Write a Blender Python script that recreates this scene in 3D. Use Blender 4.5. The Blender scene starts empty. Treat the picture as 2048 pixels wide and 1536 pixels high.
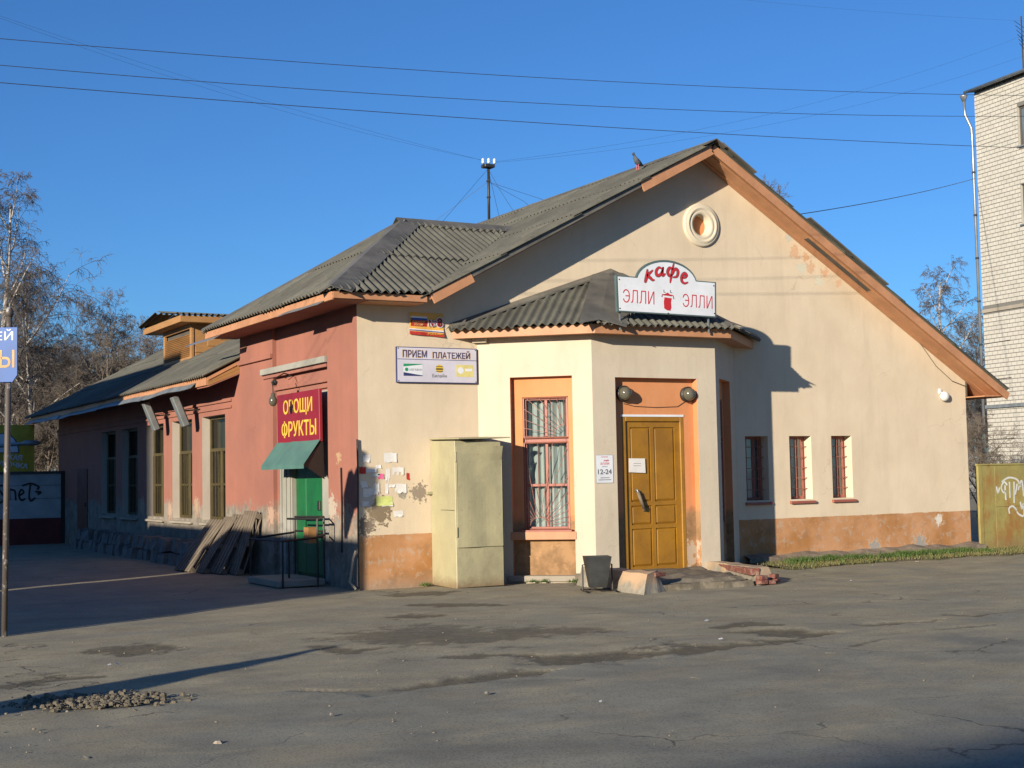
import bpy, bmesh, math, random
import numpy as np
from mathutils import Vector, Matrix, noise as mnoise
random.seed(7); rng = np.random.default_rng(7)
R = math.radians
scene = bpy.context.scene
C = scene.collection

# ---------------------------------------------------------------- camera
cam_d = bpy.data.cameras.new('camera'); cam = bpy.data.objects.new('camera', cam_d); C.objects.link(cam)
fwd = Vector((0.48766589, 0.87065336, 0.06437942)).normalized()
rgt = Vector((0.87290759, -0.48750634, -0.01923315)).normalized()
up = rgt.cross(fwd)
mm = Matrix((rgt, up, -fwd)).transposed().to_4x4(); mm.translation = Vector((-7.94978671, -18.76711236, 1.6))
cam.matrix_world = mm
cam_d.sensor_width = 36; cam_d.lens = 2805.34 / 2048 * 36
cam_d.clip_start = 0.1; cam_d.clip_end = 2000
scene.camera = cam
# ---------------------------------------------------------------- sky, sun, exposure
to_sun = Vector((-1.78, -1.0, 0.50)).normalized()
elev = math.asin(to_sun.z); azim = math.atan2(to_sun.x, to_sun.y)
w = bpy.data.worlds.new('World'); scene.world = w; w.use_nodes = True
nt = w.node_tree; nt.nodes.clear()
sky = nt.nodes.new('ShaderNodeTexSky'); sky.sky_type = 'NISHITA'; sky.sun_disc = False
sky.sun_elevation = elev; sky.sun_rotation = azim
sky.altitude = 0; sky.air_density = 1.0; sky.dust_density = 0.2; sky.ozone_density = 4.0
bg = nt.nodes.new('ShaderNodeBackground'); bg.inputs[1].default_value = 0.098
wo = nt.nodes.new('ShaderNodeOutputWorld')
tint = nt.nodes.new('ShaderNodeMix'); tint.data_type = 'RGBA'; tint.blend_type = 'MULTIPLY'; tint.inputs[0].default_value = 1.0
tint.inputs[7].default_value = (0.40, 0.665, 0.96, 1)
nt.links.new(sky.outputs[0], tint.inputs[6]); nt.links.new(tint.outputs[2], bg.inputs[0]); nt.links.new(bg.outputs[0], wo.inputs[0])
sd = bpy.data.lights.new('sun', 'SUN'); sun = bpy.data.objects.new('sun', sd); C.objects.link(sun)
sd.energy = 5.0; sd.angle = R(0.5); sd.color = (1.0, 0.89, 0.72)
sun.rotation_euler = to_sun.to_track_quat('Z', 'Y').to_euler()
sun.location = (-20, -20, 20)
vs = scene.view_settings
vs.view_transform = 'Standard'; vs.look = 'None'; vs.gamma = 1; vs.use_curve_mapping = False
vs.exposure = 0.60

# ---------------------------------------------------------------- helpers
class Nodes:
    """small helper round a material's node tree"""
    def __init__(s, name, rough=0.9, metallic=0.0):
        s.m = bpy.data.materials.new(name); s.m.use_nodes = True; s.t = s.m.node_tree
        s.b = s.t.nodes['Principled BSDF']; s.b.inputs['Roughness'].default_value = rough
        s.b.inputs['Metallic'].default_value = metallic
        s.tc = s.t.nodes.new('ShaderNodeTexCoord')
        s.sp = None
    def n(s, k): return s.t.nodes.new(k)
    def l(s, a, b): s.t.links.new(a, b)
    def co(s, scale=(1, 1, 1), kind='Object'):
        mp = s.n('ShaderNodeMapping'); mp.inputs['Scale'].default_value = scale
        s.l(s.tc.outputs[kind], mp.inputs[0]); return mp.outputs[0]
    def noise(s, scale=1.0, detail=4, rough=0.55, stretch=(1, 1, 1)):
        x = s.n('ShaderNodeTexNoise'); x.inputs['Scale'].default_value = scale
        x.inputs['Detail'].default_value = detail; x.inputs['Roughness'].default_value = rough
        s.l(s.co(stretch), x.inputs['Vector']); return x.outputs['Fac']
    def vor(s, scale, feature='F1', out='Distance', stretch=(1, 1, 1)):
        x = s.n('ShaderNodeTexVoronoi'); x.inputs['Scale'].default_value = scale; x.feature = feature
        s.l(s.co(stretch), x.inputs['Vector']); return x.outputs[out]
    def ramp(s, f, a, b, ca=(0, 0, 0, 1), cb=(1, 1, 1, 1)):
        x = s.n('ShaderNodeMapRange'); x.inputs[1].default_value = a; x.inputs[2].default_value = b
        s.l(f, x.inputs[0]); return x.outputs[0]
    def math(s, op, a, b=None):
        x = s.n('ShaderNodeMath'); x.operation = op
        for i, v in enumerate((a, b)):
            if v is None: continue
            if isinstance(v, (int, float)): x.inputs[i].default_value = v
            else: s.l(v, x.inputs[i])
        return x.outputs[0]
    def mix(s, f, a, b):
        x = s.n('ShaderNodeMix'); x.data_type = 'RGBA'
        for i, v in ((0, f), (6, a), (7, b)):
            if isinstance(v, (int, float)): x.inputs[i].default_value = v
            elif isinstance(v, tuple): x.inputs[i].default_value = v if len(v) == 4 else (*v, 1)
            else: s.l(v, x.inputs[i])
        return x.outputs[2]
    def xyz(s):
        if s.sp is None:
            s.sp = s.n('ShaderNodeSeparateXYZ'); s.l(s.tc.outputs['Object'], s.sp.inputs[0])
        return s.sp.outputs
    def col(s, c):
        if isinstance(c, tuple): s.b.inputs['Base Color'].default_value = (*c[:3], 1)
        else: s.l(c, s.b.inputs['Base Color'])
    def bump(s, h, strength=0.3, dist=0.01):
        x = s.n('ShaderNodeBump'); x.inputs['Strength'].default_value = strength
        x.inputs['Distance'].default_value = dist; s.l(h, x.inputs['Height'])
        s.l(x.outputs[0], s.b.inputs['Normal'])
    def rough(s, v): s.l(v, s.b.inputs['Roughness'])

def blotchy(name, c, c2=None, scale=3.0, rough=0.85, metallic=0.0, bump=0.15, grime=0.35, bs=60, stretch=(1, 1, 1), spec=0.5):
    """plain surface with large mottling, small specks and fine relief"""
    k = Nodes(name, rough, metallic)
    c2 = c2 or tuple(v * 0.72 for v in c)
    a = k.mix(k.ramp(k.noise(scale, 5, 0.6, stretch), 0.35, 0.65), c, c2)
    a = k.mix(k.math('MULTIPLY', k.ramp(k.noise(scale * 5, 4, 0.7, stretch), 0.55, 0.75), grime), a, tuple(v * 0.45 for v in c))
    k.col(a); k.bump(k.noise(bs, 3, 0.6), bump, 0.01)
    k.b.inputs['Specular IOR Level'].default_value = spec
    return k.m

def plaster(name, base, dark, spots=(), band=None, zp=0.75, wear=0.5, low=None, lowz=0.0, grey=(0.30, 0.27, 0.22), seed=0.0):
    """painted render: mottling, rain streaks, painted band below zp, peeled spots"""
    k = Nodes(name, 0.92)
    k.b.inputs['Specular IOR Level'].default_value = 0.25
    a = k.mix(k.ramp(k.noise(0.9, 5, 0.6), 0.35, 0.68), base, dark)
    a = k.mix(k.math('MULTIPLY', k.ramp(k.noise(2.6, 5, 0.65, (1, 1, 0.22)), 0.5, 0.78), 0.30), a, tuple(v * 0.62 for v in base))
    a = k.mix(k.math('MULTIPLY', k.ramp(k.noise(14, 4, 0.7), 0.62, 0.72), 0.35), a, tuple(v * 0.6 for v in base))
    a = k.mix(k.math('MULTIPLY', k.ramp(k.noise(5, 6, 0.75), 0.60, 0.74), 0.25), a, tuple(min(1, v * 1.18) for v in base))
    z = k.xyz()[2]
    cv = k.n('ShaderNodeTexVoronoi'); cv.feature = 'DISTANCE_TO_EDGE'; cv.inputs['Scale'].default_value = 0.8
    cn = k.n('ShaderNodeTexNoise'); cn.inputs['Scale'].default_value = 3; cn.inputs['Detail'].default_value = 7
    cm = k.n('ShaderNodeVectorMath'); cm.operation = 'MULTIPLY_ADD'; cm.inputs[1].default_value = (0.5, 0.5, 0.5)
    k.l(k.tc.outputs['Object'], cn.inputs['Vector']); k.l(cn.outputs['Color'], cm.inputs[0]); k.l(k.tc.outputs['Object'], cm.inputs[2]); k.l(cm.outputs[0], cv.inputs['Vector'])
    hair = k.math('MULTIPLY', k.ramp(cv.outputs['Distance'], 0.007, 0.002), k.ramp(k.noise(0.7, 3), 0.54, 0.60))
    a = k.mix(k.math('MULTIPLY', hair, 0.30), a, tuple(v * 0.45 for v in base))
    drip = k.ramp(k.noise(1.0, 4, 0.6, (6, 6, 0.35)), 0.54, 0.72)
    a = k.mix(k.math('MULTIPLY', drip, 0.22), a, tuple(v * 0.68 for v in base))
    fine = k.noise(7, 5, 0.7)
    if band:
        edge = k.math('ADD', z, k.math('MULTIPLY', k.math('SUBTRACT', k.noise(3.5, 3), 0.5), 0.035))
        inb = k.math('LESS_THAN', edge, zp)
        b = k.mix(k.ramp(k.noise(1.6, 5, 0.6), 0.36, 0.64), band, (band[0] * 0.72, band[1] * 0.62, band[2] * 0.42))
        b = k.mix(k.math('MULTIPLY', k.ramp(fine, 0.54, 0.60), wear), b, (0.42, 0.37, 0.30))
        b = k.mix(k.math('MULTIPLY', k.ramp(k.noise(3.1, 6, 0.7), 0.54, 0.62), wear), b, (0.24, 0.15, 0.09))
        lowm = k.ramp(k.math('ADD', z, k.math('MULTIPLY', fine, 0.35)), 0.36, 0.16)
        b = k.mix(k.math('MULTIPLY', lowm, 0.65), b, (0.25, 0.205, 0.16))
        a = k.mix(inb, a, b)
    if low:
        lm = k.ramp(k.math('SUBTRACT', z, k.math('MULTIPLY', k.noise(2.2, 5, 0.65), 0.9)), lowz - 0.28, lowz - 0.42)
        lo_ = k.mix(k.ramp(k.noise(3.2, 6, 0.7), 0.4, 0.6), low, tuple(v * 0.62 for v in low)); lo_ = k.mix(k.math('MULTIPLY', k.ramp(fine, 0.56, 0.64), 0.5), lo_, tuple(min(1, v * 1.35) for v in low))
        a = k.mix(lm, a, lo_)
    h = k.math('MULTIPLY', k.noise(55, 3, 0.6), 0.35)
    h = k.math('ADD', h, k.math('MULTIPLY', k.noise(2.2, 3, 0.5), 1.6))
    for (sx, sy, sz, r, c2) in spots:
        v = k.n('ShaderNodeVectorMath'); v.operation = 'DISTANCE'; v.inputs[1].default_value = (sx, sy, sz)
        k.l(k.tc.outputs['Object'], v.inputs[0])
        d = k.math('ADD', k.math('DIVIDE', v.outputs['Value'], r), k.math('MULTIPLY', k.math('SUBTRACT', k.noise(6.5 / max(r, .2) * .45, 6, 0.68), 0.5), 3.2))
        m = k.math('LESS_THAN', d, 0.62)
        rim = k.math('MULTIPLY', k.ramp(d, 0.95, 0.62), 0.5)
        a = k.mix(rim, a, tuple(min(1, v_ * 1.05) for v_ in base))
        a = k.mix(m, a, c2 or grey)
        h = k.math('SUBTRACT', h, k.math('MULTIPLY', m, 1.0))
    k.col(a); k.bump(h, 0.45, 0.012)
    return k.m

class MB:
    """collects shapes, then links them as ONE mesh object"""
    def __init__(s): s.v = []; s.f = []
    def add(s, vs_, fs):
        o = len(s.v); s.v += [tuple(v) for v in vs_]; s.f += [tuple(i + o for i in f) for f in fs]; return s
    def box(s, x0, x1, y0, y1, z0, z1, M=None):
        v = [Vector((x, y, z)) for z in (z0, z1) for y in (y0, y1) for x in (x0, x1)]
        if M is not None: v = [M @ p for p in v]
        return s.add(v, [(0, 2, 3, 1), (4, 5, 7, 6), (0, 1, 5, 4), (2, 6, 7, 3), (0, 4, 6, 2), (1, 3, 7, 5)])
    def quad(s, *p): return s.add([Vector(q) for q in p], [tuple(range(len(p)))])
    def prism(s, poly, h0, h1, M=None):
        n = len(poly); v = [Vector((p[0], p[1], h)) for h in (h0, h1) for p in poly]
        if M is not None: v = [M @ p for p in v]
        return s.add(v, [tuple(range(n - 1, -1, -1)), tuple(range(n, 2 * n))] + [(i, (i + 1) % n, n + (i + 1) % n, n + i) for i in range(n)])
    def hexa(s, bot, top):
        n = len(bot)
        return s.add([Vector(p) for p in bot] + [Vector(p) for p in top], [tuple(range(n - 1, -1, -1)), tuple(range(n, 2 * n))] + [(i, (i + 1) % n, n + (i + 1) % n, n + i) for i in range(n)])
    def tube(s, pts, r, n=6, caps=True):
        pts = [Vector(p) for p in pts]; rs = r if isinstance(r, (list, tuple)) else [r] * len(pts)
        rings = []
        for i, p in enumerate(pts):
            d = (pts[min(i + 1, len(pts) - 1)] - pts[max(i - 1, 0)]).normalized()
            a = d.cross(Vector((0, 0, 1))) if abs(d.z) < 0.9 else d.cross(Vector((1, 0, 0)))
            a.normalize(); b = d.cross(a)
            rings.append([p + (a * math.cos(t) + b * math.sin(t)) * rs[i] for t in [2 * math.pi * j / n for j in range(n)]])
        v = [q for rg in rings for q in rg]; f = []
        for i in range(len(pts) - 1):
            for j in range(n):
                f.append((i * n + j, i * n + (j + 1) % n, (i + 1) * n + (j + 1) % n, (i + 1) * n + j))
        if caps: f += [tuple(range(n - 1, -1, -1)), tuple((len(pts) - 1) * n + j for j in range(n))]
        return s.add(v, f)
    def lathe(s, prof, M=None, n=24):
        v = []; f = []
        for (r, h) in prof:
            for j in range(n):
                t = 2 * math.pi * j / n; p = Vector((r * math.cos(t), r * math.sin(t), h)); v.append(M @ p if M is not None else p)
        for i in range(len(prof) - 1):
            for j in range(n): f.append((i * n + j, i * n + (j + 1) % n, (i + 1) * n + (j + 1) % n, (i + 1) * n + j))
        f += [tuple(range(n - 1, -1, -1)), tuple((len(prof) - 1) * n + j for j in range(n))]
        return s.add(v, f)
    def mesh(s, name, m, bevel=0.0, smooth=False):
        me = bpy.data.meshes.new(name); me.from_pydata(s.v, [], s.f); me.materials.append(m)
        bm = bmesh.new(); bm.from_mesh(me); bmesh.ops.recalc_face_normals(bm, faces=bm.faces)
        if bevel > 0:
            bmesh.ops.bevel(bm, geom=bm.edges[:], offset=bevel, segments=1, affect='EDGES', profile=0.5)
        if smooth:
            for f in bm.faces: f.smooth = True
        bm.to_mesh(me); bm.free(); return me
    def build(s, name, m, parent=None, bevel=0.0, smooth=False, M=None):
        return link(name, s.mesh(name, m, bevel, smooth), parent, M)

def link(name, me, parent=None, M=None):
    o = bpy.data.objects.new(name, me); C.objects.link(o)
    if parent is not None: o.parent = parent
    if M is not None: o.matrix_local = M
    return o
def tag(o, label, cat, group=None, kind=None):
    o['label'] = label; o['category'] = cat
    if group: o['group'] = group
    if kind: o['kind'] = kind
    return o
def struct(o, kind='structure'):
    o['kind'] = kind; return o
def thing(name, label, cat, loc=(0, 0, 0), rz=0.0, group=None):
    o = bpy.data.objects.new(name, None); C.objects.link(o); o.location = loc; o.rotation_euler = (0, 0, rz)
    o.empty_display_size = 0.2
    return tag(o, label, cat, group)
def frame_m(o, right, upv):
    r_ = Vector(right).normalized(); u_ = Vector(upv).normalized(); n_ = r_.cross(u_).normalized(); u_ = n_.cross(r_)
    M = Matrix((r_, u_, n_)).transposed().to_4x4(); M.translation = Vector(o); return M
def wav(x, y, z): return mnoise.noise(Vector((x, y, z)))

def text_obj(name, body, m, M, width=None, height=None, ext=0.003, bold=0.0, shear=0.0, parent=None, space=1.0):
    """lettering as one mesh; each outer contour is filled with its own holes so that overlapping strokes stay solid"""
    cu = bpy.data.curves.new(name, 'FONT'); cu.body = body; cu.shear = shear; cu.space_character = space
    t = bpy.data.objects.new(name + '_tmp', cu); C.objects.link(t)
    bpy.context.view_layer.update()
    dg = bpy.context.evaluated_depsgraph_get()
    cc = t.to_curve(dg); sp = []
    for q in cc.splines:
        pts = [(tuple(p.co), tuple(p.handle_left), tuple(p.handle_right)) for p in q.bezier_points] if q.type == 'BEZIER' else [(tuple(p.co[:3]),) * 3 for p in q.points]
        P = [p[0] for p in pts]
        ar = sum(P[i][0] * P[(i + 1) % len(P)][1] - P[(i + 1) % len(P)][0] * P[i][1] for i in range(len(P)))
        sp.append((pts, P, ar))
    t.to_curve_clear(); bpy.data.objects.remove(t); bpy.data.curves.remove(cu)
    if not sp: return None
    sg_ = math.copysign(1, max(sp, key=lambda q: abs(q[2]))[2])
    outs = [q for q in sp if q[2] * sg_ > 0]; holes = [q for q in sp if q[2] * sg_ <= 0]
    def inside(p, poly):
        r_ = False
        for i in range(len(poly)):
            x1, y1 = poly[i][:2]; x2, y2 = poly[i - 1][:2]
            if (y1 > p[1]) != (y2 > p[1]) and p[0] < (x2 - x1) * (p[1] - y1) / (y2 - y1) + x1: r_ = not r_
        return r_
    V_, F_ = [], []
    for o_ in outs:
        c2 = bpy.data.curves.new('c', 'CURVE'); c2.dimensions = '2D'; c2.fill_mode = 'BOTH'; c2.extrude = 0.5; c2.offset = bold; c2.resolution_u = 4
        for q in [o_] + [h for h in holes if sum(inside(p, o_[1]) for p in h[1]) > len(h[1]) * .5 and abs(h[2]) < abs(o_[2])]:
            ns = c2.splines.new('BEZIER'); ns.bezier_points.add(len(q[0]) - 1); ns.use_cyclic_u = True
            for bp_, (co_, hl_, hr_) in zip(ns.bezier_points, q[0]):
                bp_.handle_left_type = bp_.handle_right_type = 'FREE'; bp_.co = co_; bp_.handle_left = hl_; bp_.handle_right = hr_
        ob = bpy.data.objects.new('c', c2); me_ = bpy.data.meshes.new_from_object(ob)
        k_ = len(V_); V_ += [tuple(v.co) for v in me_.vertices]; F_ += [tuple(i + k_ for i in p.vertices) for p in me_.polygons]
        bpy.data.objects.remove(ob); bpy.data.curves.remove(c2); bpy.data.meshes.remove(me_)
    co = np.array(V_, np.float32); lo, hi = co.min(0), co.max(0); c = (lo + hi) / 2; d = hi - lo
    sx = sy = 1
    if height: sy = height / d[1]; sx = sy
    if width: sx = width / d[0]; sy = sy if height else sx
    co[:, 0] = (co[:, 0] - c[0]) * sx; co[:, 1] = (co[:, 1] - c[1]) * sy; co[:, 2] = np.where(co[:, 2] > 0, ext, 0.0)
    me = bpy.data.meshes.new(name); me.from_pydata(co.tolist(), [], F_); me.materials.append(m)
    return link(name, me, parent, M)

def ribbon(mb, pts, wd, M, h=0.002, z=0.001):
    """flat stroke with varying width on a plane"""
    pts = [Vector((p[0], p[1])) for p in pts]; n = len(pts)
    ws = wd if isinstance(wd, (list, tuple)) else [wd] * n
    L, Rr = [], []
    for i, p in enumerate(pts):
        d = pts[min(i + 1, n - 1)] - pts[max(i - 1, 0)]
        if d.length < 1e-6: d = Vector((1, 0))
        d.normalize(); q = Vector((-d.y, d.x)) * ws[i] / 2
        L.append(p + q); Rr.append(p - q)
    v = [M @ Vector((q.x, q.y, hh)) for hh in (z, z + h) for q in L + Rr]; o = 2 * n; f = []
    for i in range(n - 1):
        f.append((o + i, o + n + i, o + n + i + 1, o + i + 1))
        f.append((i, o + i, o + i + 1, i + 1)); f.append((n + i, n + i + 1, o + n + i + 1, o + n + i))
    f.append((0, n, o + n, o)); f.append((n - 1, o + n - 1, o + 2 * n - 1, 2 * n - 1))
    mb.add(v, f)
def spline(pts, k=6):
    out = []
    for i in range(len(pts) - 1):
        p0 = Vector(pts[max(i - 1, 0)]); p1 = Vector(pts[i]); p2 = Vector(pts[i + 1]); p3 = Vector(pts[min(i + 2, len(pts) - 1)])
        for j in range(k):
            t = j / k
            out.append(tuple(0.5 * ((2 * p1) + (p2 - p0) * t + (2 * p0 - 5 * p1 + 4 * p2 - p3) * t * t + (3 * p1 - p0 - 3 * p2 + p3) * t ** 3)))
    out.append(tuple(pts[-1])); return out

# ---------------------------------------------------------------- materials
CREAM = (0.65, 0.54, 0.395)
ORANGE = (0.60, 0.27, 0.125)
M = {}
M['front'] = plaster('cream render', CREAM, (0.58, 0.475, 0.34),
    spots=[(0.30, 0, 1.10, 0.30, (0.22, 0.17, 0.11)), (0.10, 0, 0.88, 0.20, (0.20, 0.16, 0.12)), (0.95, 0, 1.36, 0.20, (0.27, 0.22, 0.17)), (0.7, 0, 1.35, 0.10, None),
           (0.10, 0, 1.33, 0.22, (0.50, 0.46, 0.42)), (8.28, 0, 5.38, 0.17, (0.60, 0.40, 0.26)), (8.52, 0, 5.30, 0.12, (0.60, 0.37, 0.23)), (8.62, 0, 5.12, 0.15, (0.60, 0.41, 0.27)), (8.95, 0, 5.05, 0.12, (0.60, 0.38, 0.24)), (9.25, 0, 4.88, 0.10, (0.60, 0.40, 0.26)), (8.42, 0, 5.10, 0.14, (0.58, 0.56, 0.45)), (8.15, 0, 5.62, 0.10, (0.50, 0.50, 0.44)), (8.8, 0, 4.90, 0.13, (0.60, 0.57, 0.45)), (11.5, 0, 0.62, 0.13, (0.6, 0.55, 0.47)),
           (9.9, 0, 0.2, 0.16, (0.3, 0.28, 0.25)), (11.0, 0, 0.2, 0.2, (0.3, 0.28, 0.25))],
    band=(0.50, 0.27, 0.14), zp=0.765, wear=0.42)
M['bay'] = plaster('cream render darkened for sun', (0.56, 0.485, 0.375), (0.51, 0.435, 0.33),  # same cream paint as the front, darkened to offset stronger sun on the bay
    spots=[(4.95, -1.05, 0.35, 0.22, (0.42, 0.33, 0.22)), (5.12, -1.05, 0.75, 0.16, (0.45, 0.36, 0.25))])
M['orange'] = plaster('orange render', ORANGE, (0.56, 0.22, 0.085), spots=[(5.05, -1.05, 0.35, 0.30, (0.42, 0.33, 0.24))], low=(0.34, 0.20, 0.10), lowz=0.85)
M['orange_wood'] = blotchy('orange painted wood', (0.50, 0.245, 0.125), (0.40, 0.19, 0.095), 2.5, 0.6, bump=0.2, stretch=(1, 1, 1))
M['salmon'] = plaster('salmon render', (0.33, 0.138, 0.098), (0.265, 0.115, 0.088),
    spots=[(0, 0.45, 1.0, 0.30, (0.36, 0.25, 0.17)), (0, 1.05, 1.15, 0.28, (0.40, 0.34, 0.27)), (0, 0.75, 1.9, 0.12, (0.40, 0.26, 0.15)), (0, 3.75, 1.0, 0.25, (0.4, 0.27, 0.2)),
           (0, 8.0, 1.1, 0.25, (0.36, 0.26, 0.18)), (0, 9.9, 1.0, 0.25, (0.40, 0.28, 0.2)), (0, 12.1, 1.1, 0.3, (0.4, 0.28, 0.2))],
    low=(0.27, 0.235, 0.19), lowz=1.02)
M['whitewash'] = plaster('worn whitewash', (0.34, 0.33, 0.29), (0.24, 0.235, 0.20), low=(0.3, 0.29, 0.26), lowz=0.7)
M['reveal'] = plaster('pale window reveal', (0.50, 0.44, 0.37), (0.44, 0.38, 0.31))
M['reveal_white'] = plaster('cream window reveal', (0.66, 0.58, 0.44), (0.6, 0.52, 0.39))
M['ledge'] = plaster('foundation ledge', (0.42, 0.25, 0.16), (0.36, 0.23, 0.16), low=(0.25, 0.2, 0.15), lowz=0.55)
M['concrete'] = plaster('old concrete', (0.34, 0.30, 0.24), (0.27, 0.235, 0.19))
def slate_mat():
    k = Nodes('fibre cement sheet', 0.9); oi = k.n('ShaderNodeObjectInfo')
    a = k.mix(k.ramp(k.noise(1.3, 6, 0.65), 0.35, 0.65), (0.170, 0.165, 0.132), (0.085, 0.083, 0.068))
    a = k.mix(k.math('MULTIPLY', k.ramp(k.noise(6, 6, 0.75, (1, 1, 1)), 0.54, 0.68), 0.6), a, (0.052, 0.050, 0.044))
    a = k.mix(k.math('MULTIPLY', k.ramp(k.noise(9, 5, 0.7), 0.6, 0.7), 0.5), a, (0.21, 0.205, 0.17))
    a = k.mix(k.math('MULTIPLY', k.ramp(k.noise(4.5, 6, 0.75), 0.56, 0.66), 0.35), a, (0.15, 0.15, 0.055))
    a = k.mix(k.math('MULTIPLY', oi.outputs['Random'], 0.55), a, (0.068, 0.066, 0.056))
    k.col(a); k.bump(k.noise(70, 3), 0.25, 0.01); k.b.inputs['Specular IOR Level'].default_value = 0.3
    return k.m
M['slate'] = slate_mat()
M['slate_flat'] = blotchy('flat flashing sheet', (0.15, 0.14, 0.118), (0.085, 0.08, 0.068), 2.2, 0.6, bump=0.15, grime=0.5)
M['zinc'] = blotchy('galvanised sheet', (0.33, 0.36, 0.36), (0.20, 0.22, 0.22), 3, 0.45, 0.5, bump=0.08)
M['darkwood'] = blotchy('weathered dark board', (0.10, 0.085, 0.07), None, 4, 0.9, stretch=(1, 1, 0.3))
M['board'] = blotchy('varnished pine board', (0.38, 0.195, 0.068), (0.29, 0.145, 0.05), 3, 0.6, stretch=(1, 0.4, 2), bump=0.15)
M['pallet'] = blotchy('weathered pallet wood', (0.20, 0.16, 0.115), (0.12, 0.095, 0.07), 3, 0.9, stretch=(1, 1, 1), grime=0.5)
M['maroon'] = blotchy('maroon painted metal', (0.32, 0.095, 0.065), (0.26, 0.08, 0.055), 5, 0.5, bump=0.1)
M['grille'] = blotchy('reddish painted bars', (0.34, 0.13, 0.09), None, 6, 0.5, bump=0.1)
M['brown'] = blotchy('olive brown window frame', (0.085, 0.062, 0.018), (0.055, 0.042, 0.014), 4, 0.6)
M['door'] = blotchy('ochre painted door', (0.32, 0.152, 0.012), (0.235, 0.110, 0.012), 2.2, 0.45, bump=0.15, grime=0.42)
M['green_door'] = blotchy('green painted steel door', (0.008, 0.125, 0.035), (0.007, 0.09, 0.028), 3, 0.5, grime=0.3)
M['awning'] = blotchy('faded green sheet awning', (0.085, 0.185, 0.155), (0.065, 0.145, 0.125), 3, 0.6, grime=0.2)
M['black'] = blotchy('black painted steel', (0.025, 0.022, 0.02), None, 5, 0.55)
M['dark_metal'] = blotchy('dark grey sheet metal', (0.050, 0.052, 0.050), (0.028, 0.028, 0.027), 4, 0.5, 0.3, grime=0.5)
M['white'] = blotchy('white sign face', (0.72, 0.74, 0.78), (0.62, 0.64, 0.67), 2, 0.4, bump=0.03, grime=0.2)
M['lilac'] = blotchy('pale lilac sign face', (0.60, 0.58, 0.66), (0.52, 0.50, 0.56), 2, 0.4, bump=0.03, grime=0.15)
M['sign_edge'] = blotchy('grey green sign rim', (0.10, 0.15, 0.15), None, 3, 0.5, bump=0.05)
M['red'] = blotchy('red sign lettering', (0.50, 0.025, 0.03), (0.45, 0.02, 0.03), 4, 0.5, bump=0.02, grime=0.05)
M['crimson'] = blotchy('crimson sign face', (0.24, 0.009, 0.020), (0.20, 0.009, 0.018), 2, 0.45, bump=0.03, grime=0.1)
M['yellow'] = blotchy('yellow lettering', (0.75, 0.50, 0.06), None, 3, 0.5, bump=0.02, grime=0.05)
M['pale_yellow'] = blotchy('pale yellow print', (0.75, 0.66, 0.25), None, 3, 0.5, bump=0.02, grime=0.05)
M['navy'] = blotchy('navy lettering', (0.03, 0.04, 0.14), None, 3, 0.5, bump=0.02)
M['blue'] = blotchy('blue sign face', (0.012, 0.095, 0.36), (0.011, 0.08, 0.30), 3, 0.5, bump=0.03, grime=0.15)
M['amber'] = blotchy('amber lettering', (0.55, 0.32, 0.10), None, 3, 0.5)
M['green'] = blotchy('green print', (0.02, 0.28, 0.12), None, 3, 0.5)
M['grey_print'] = blotchy('grey print', (0.12, 0.12, 0.13), None, 3, 0.5)
M['paper'] = blotchy('paper notice', (0.70, 0.68, 0.66), (0.62, 0.60, 0.56), 8, 0.8, bump=0.1, grime=0.15)
M['paper_pink'] = blotchy('pink paper', (0.75, 0.14, 0.30), None, 8, 0.8)
M['paper_green'] = blotchy('lime paper', (0.62, 0.68, 0.22), None, 8, 0.8)
M['paper_red'] = blotchy('red paper', (0.45, 0.03, 0.02), None, 8, 0.8)
M['paper_yellow'] = blotchy('yellow poster paper', (0.72, 0.42, 0.08), (0.66, 0.36, 0.08), 4, 0.7, grime=0.1)
M['steel_cream'] = None
M['porcelain'] = blotchy('porcelain insulator', (0.8, 0.8, 0.78), None, 3, 0.25, bump=0.02)
M['wire'] = blotchy('dark cable', (0.035, 0.035, 0.04), None, 3, 0.6)
M['lamp_glass'] = blotchy('dusty lamp glass', (0.12, 0.112, 0.08), (0.08, 0.076, 0.058), 5, 0.18, bump=0.05, grime=0.2)
k = Nodes('dusty red brick', 0.9)
k.col(k.mix(k.math('MULTIPLY', k.ramp(k.noise(16, 5, 0.7), 0.48, 0.62), 0.65), k.mix(k.noise(7, 4), (0.20, 0.055, 0.036), (0.13, 0.042, 0.030)), (0.27, 0.215, 0.165))); k.bump(k.noise(60, 4, 0.7), 0.6, 0.01)
M['brick'] = k.m
M['stone'] = blotchy('grey rubble stone', (0.20, 0.185, 0.16), (0.12, 0.11, 0.10), 5, 0.95, bump=0.5, bs=25)
M['silicate'] = None
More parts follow.
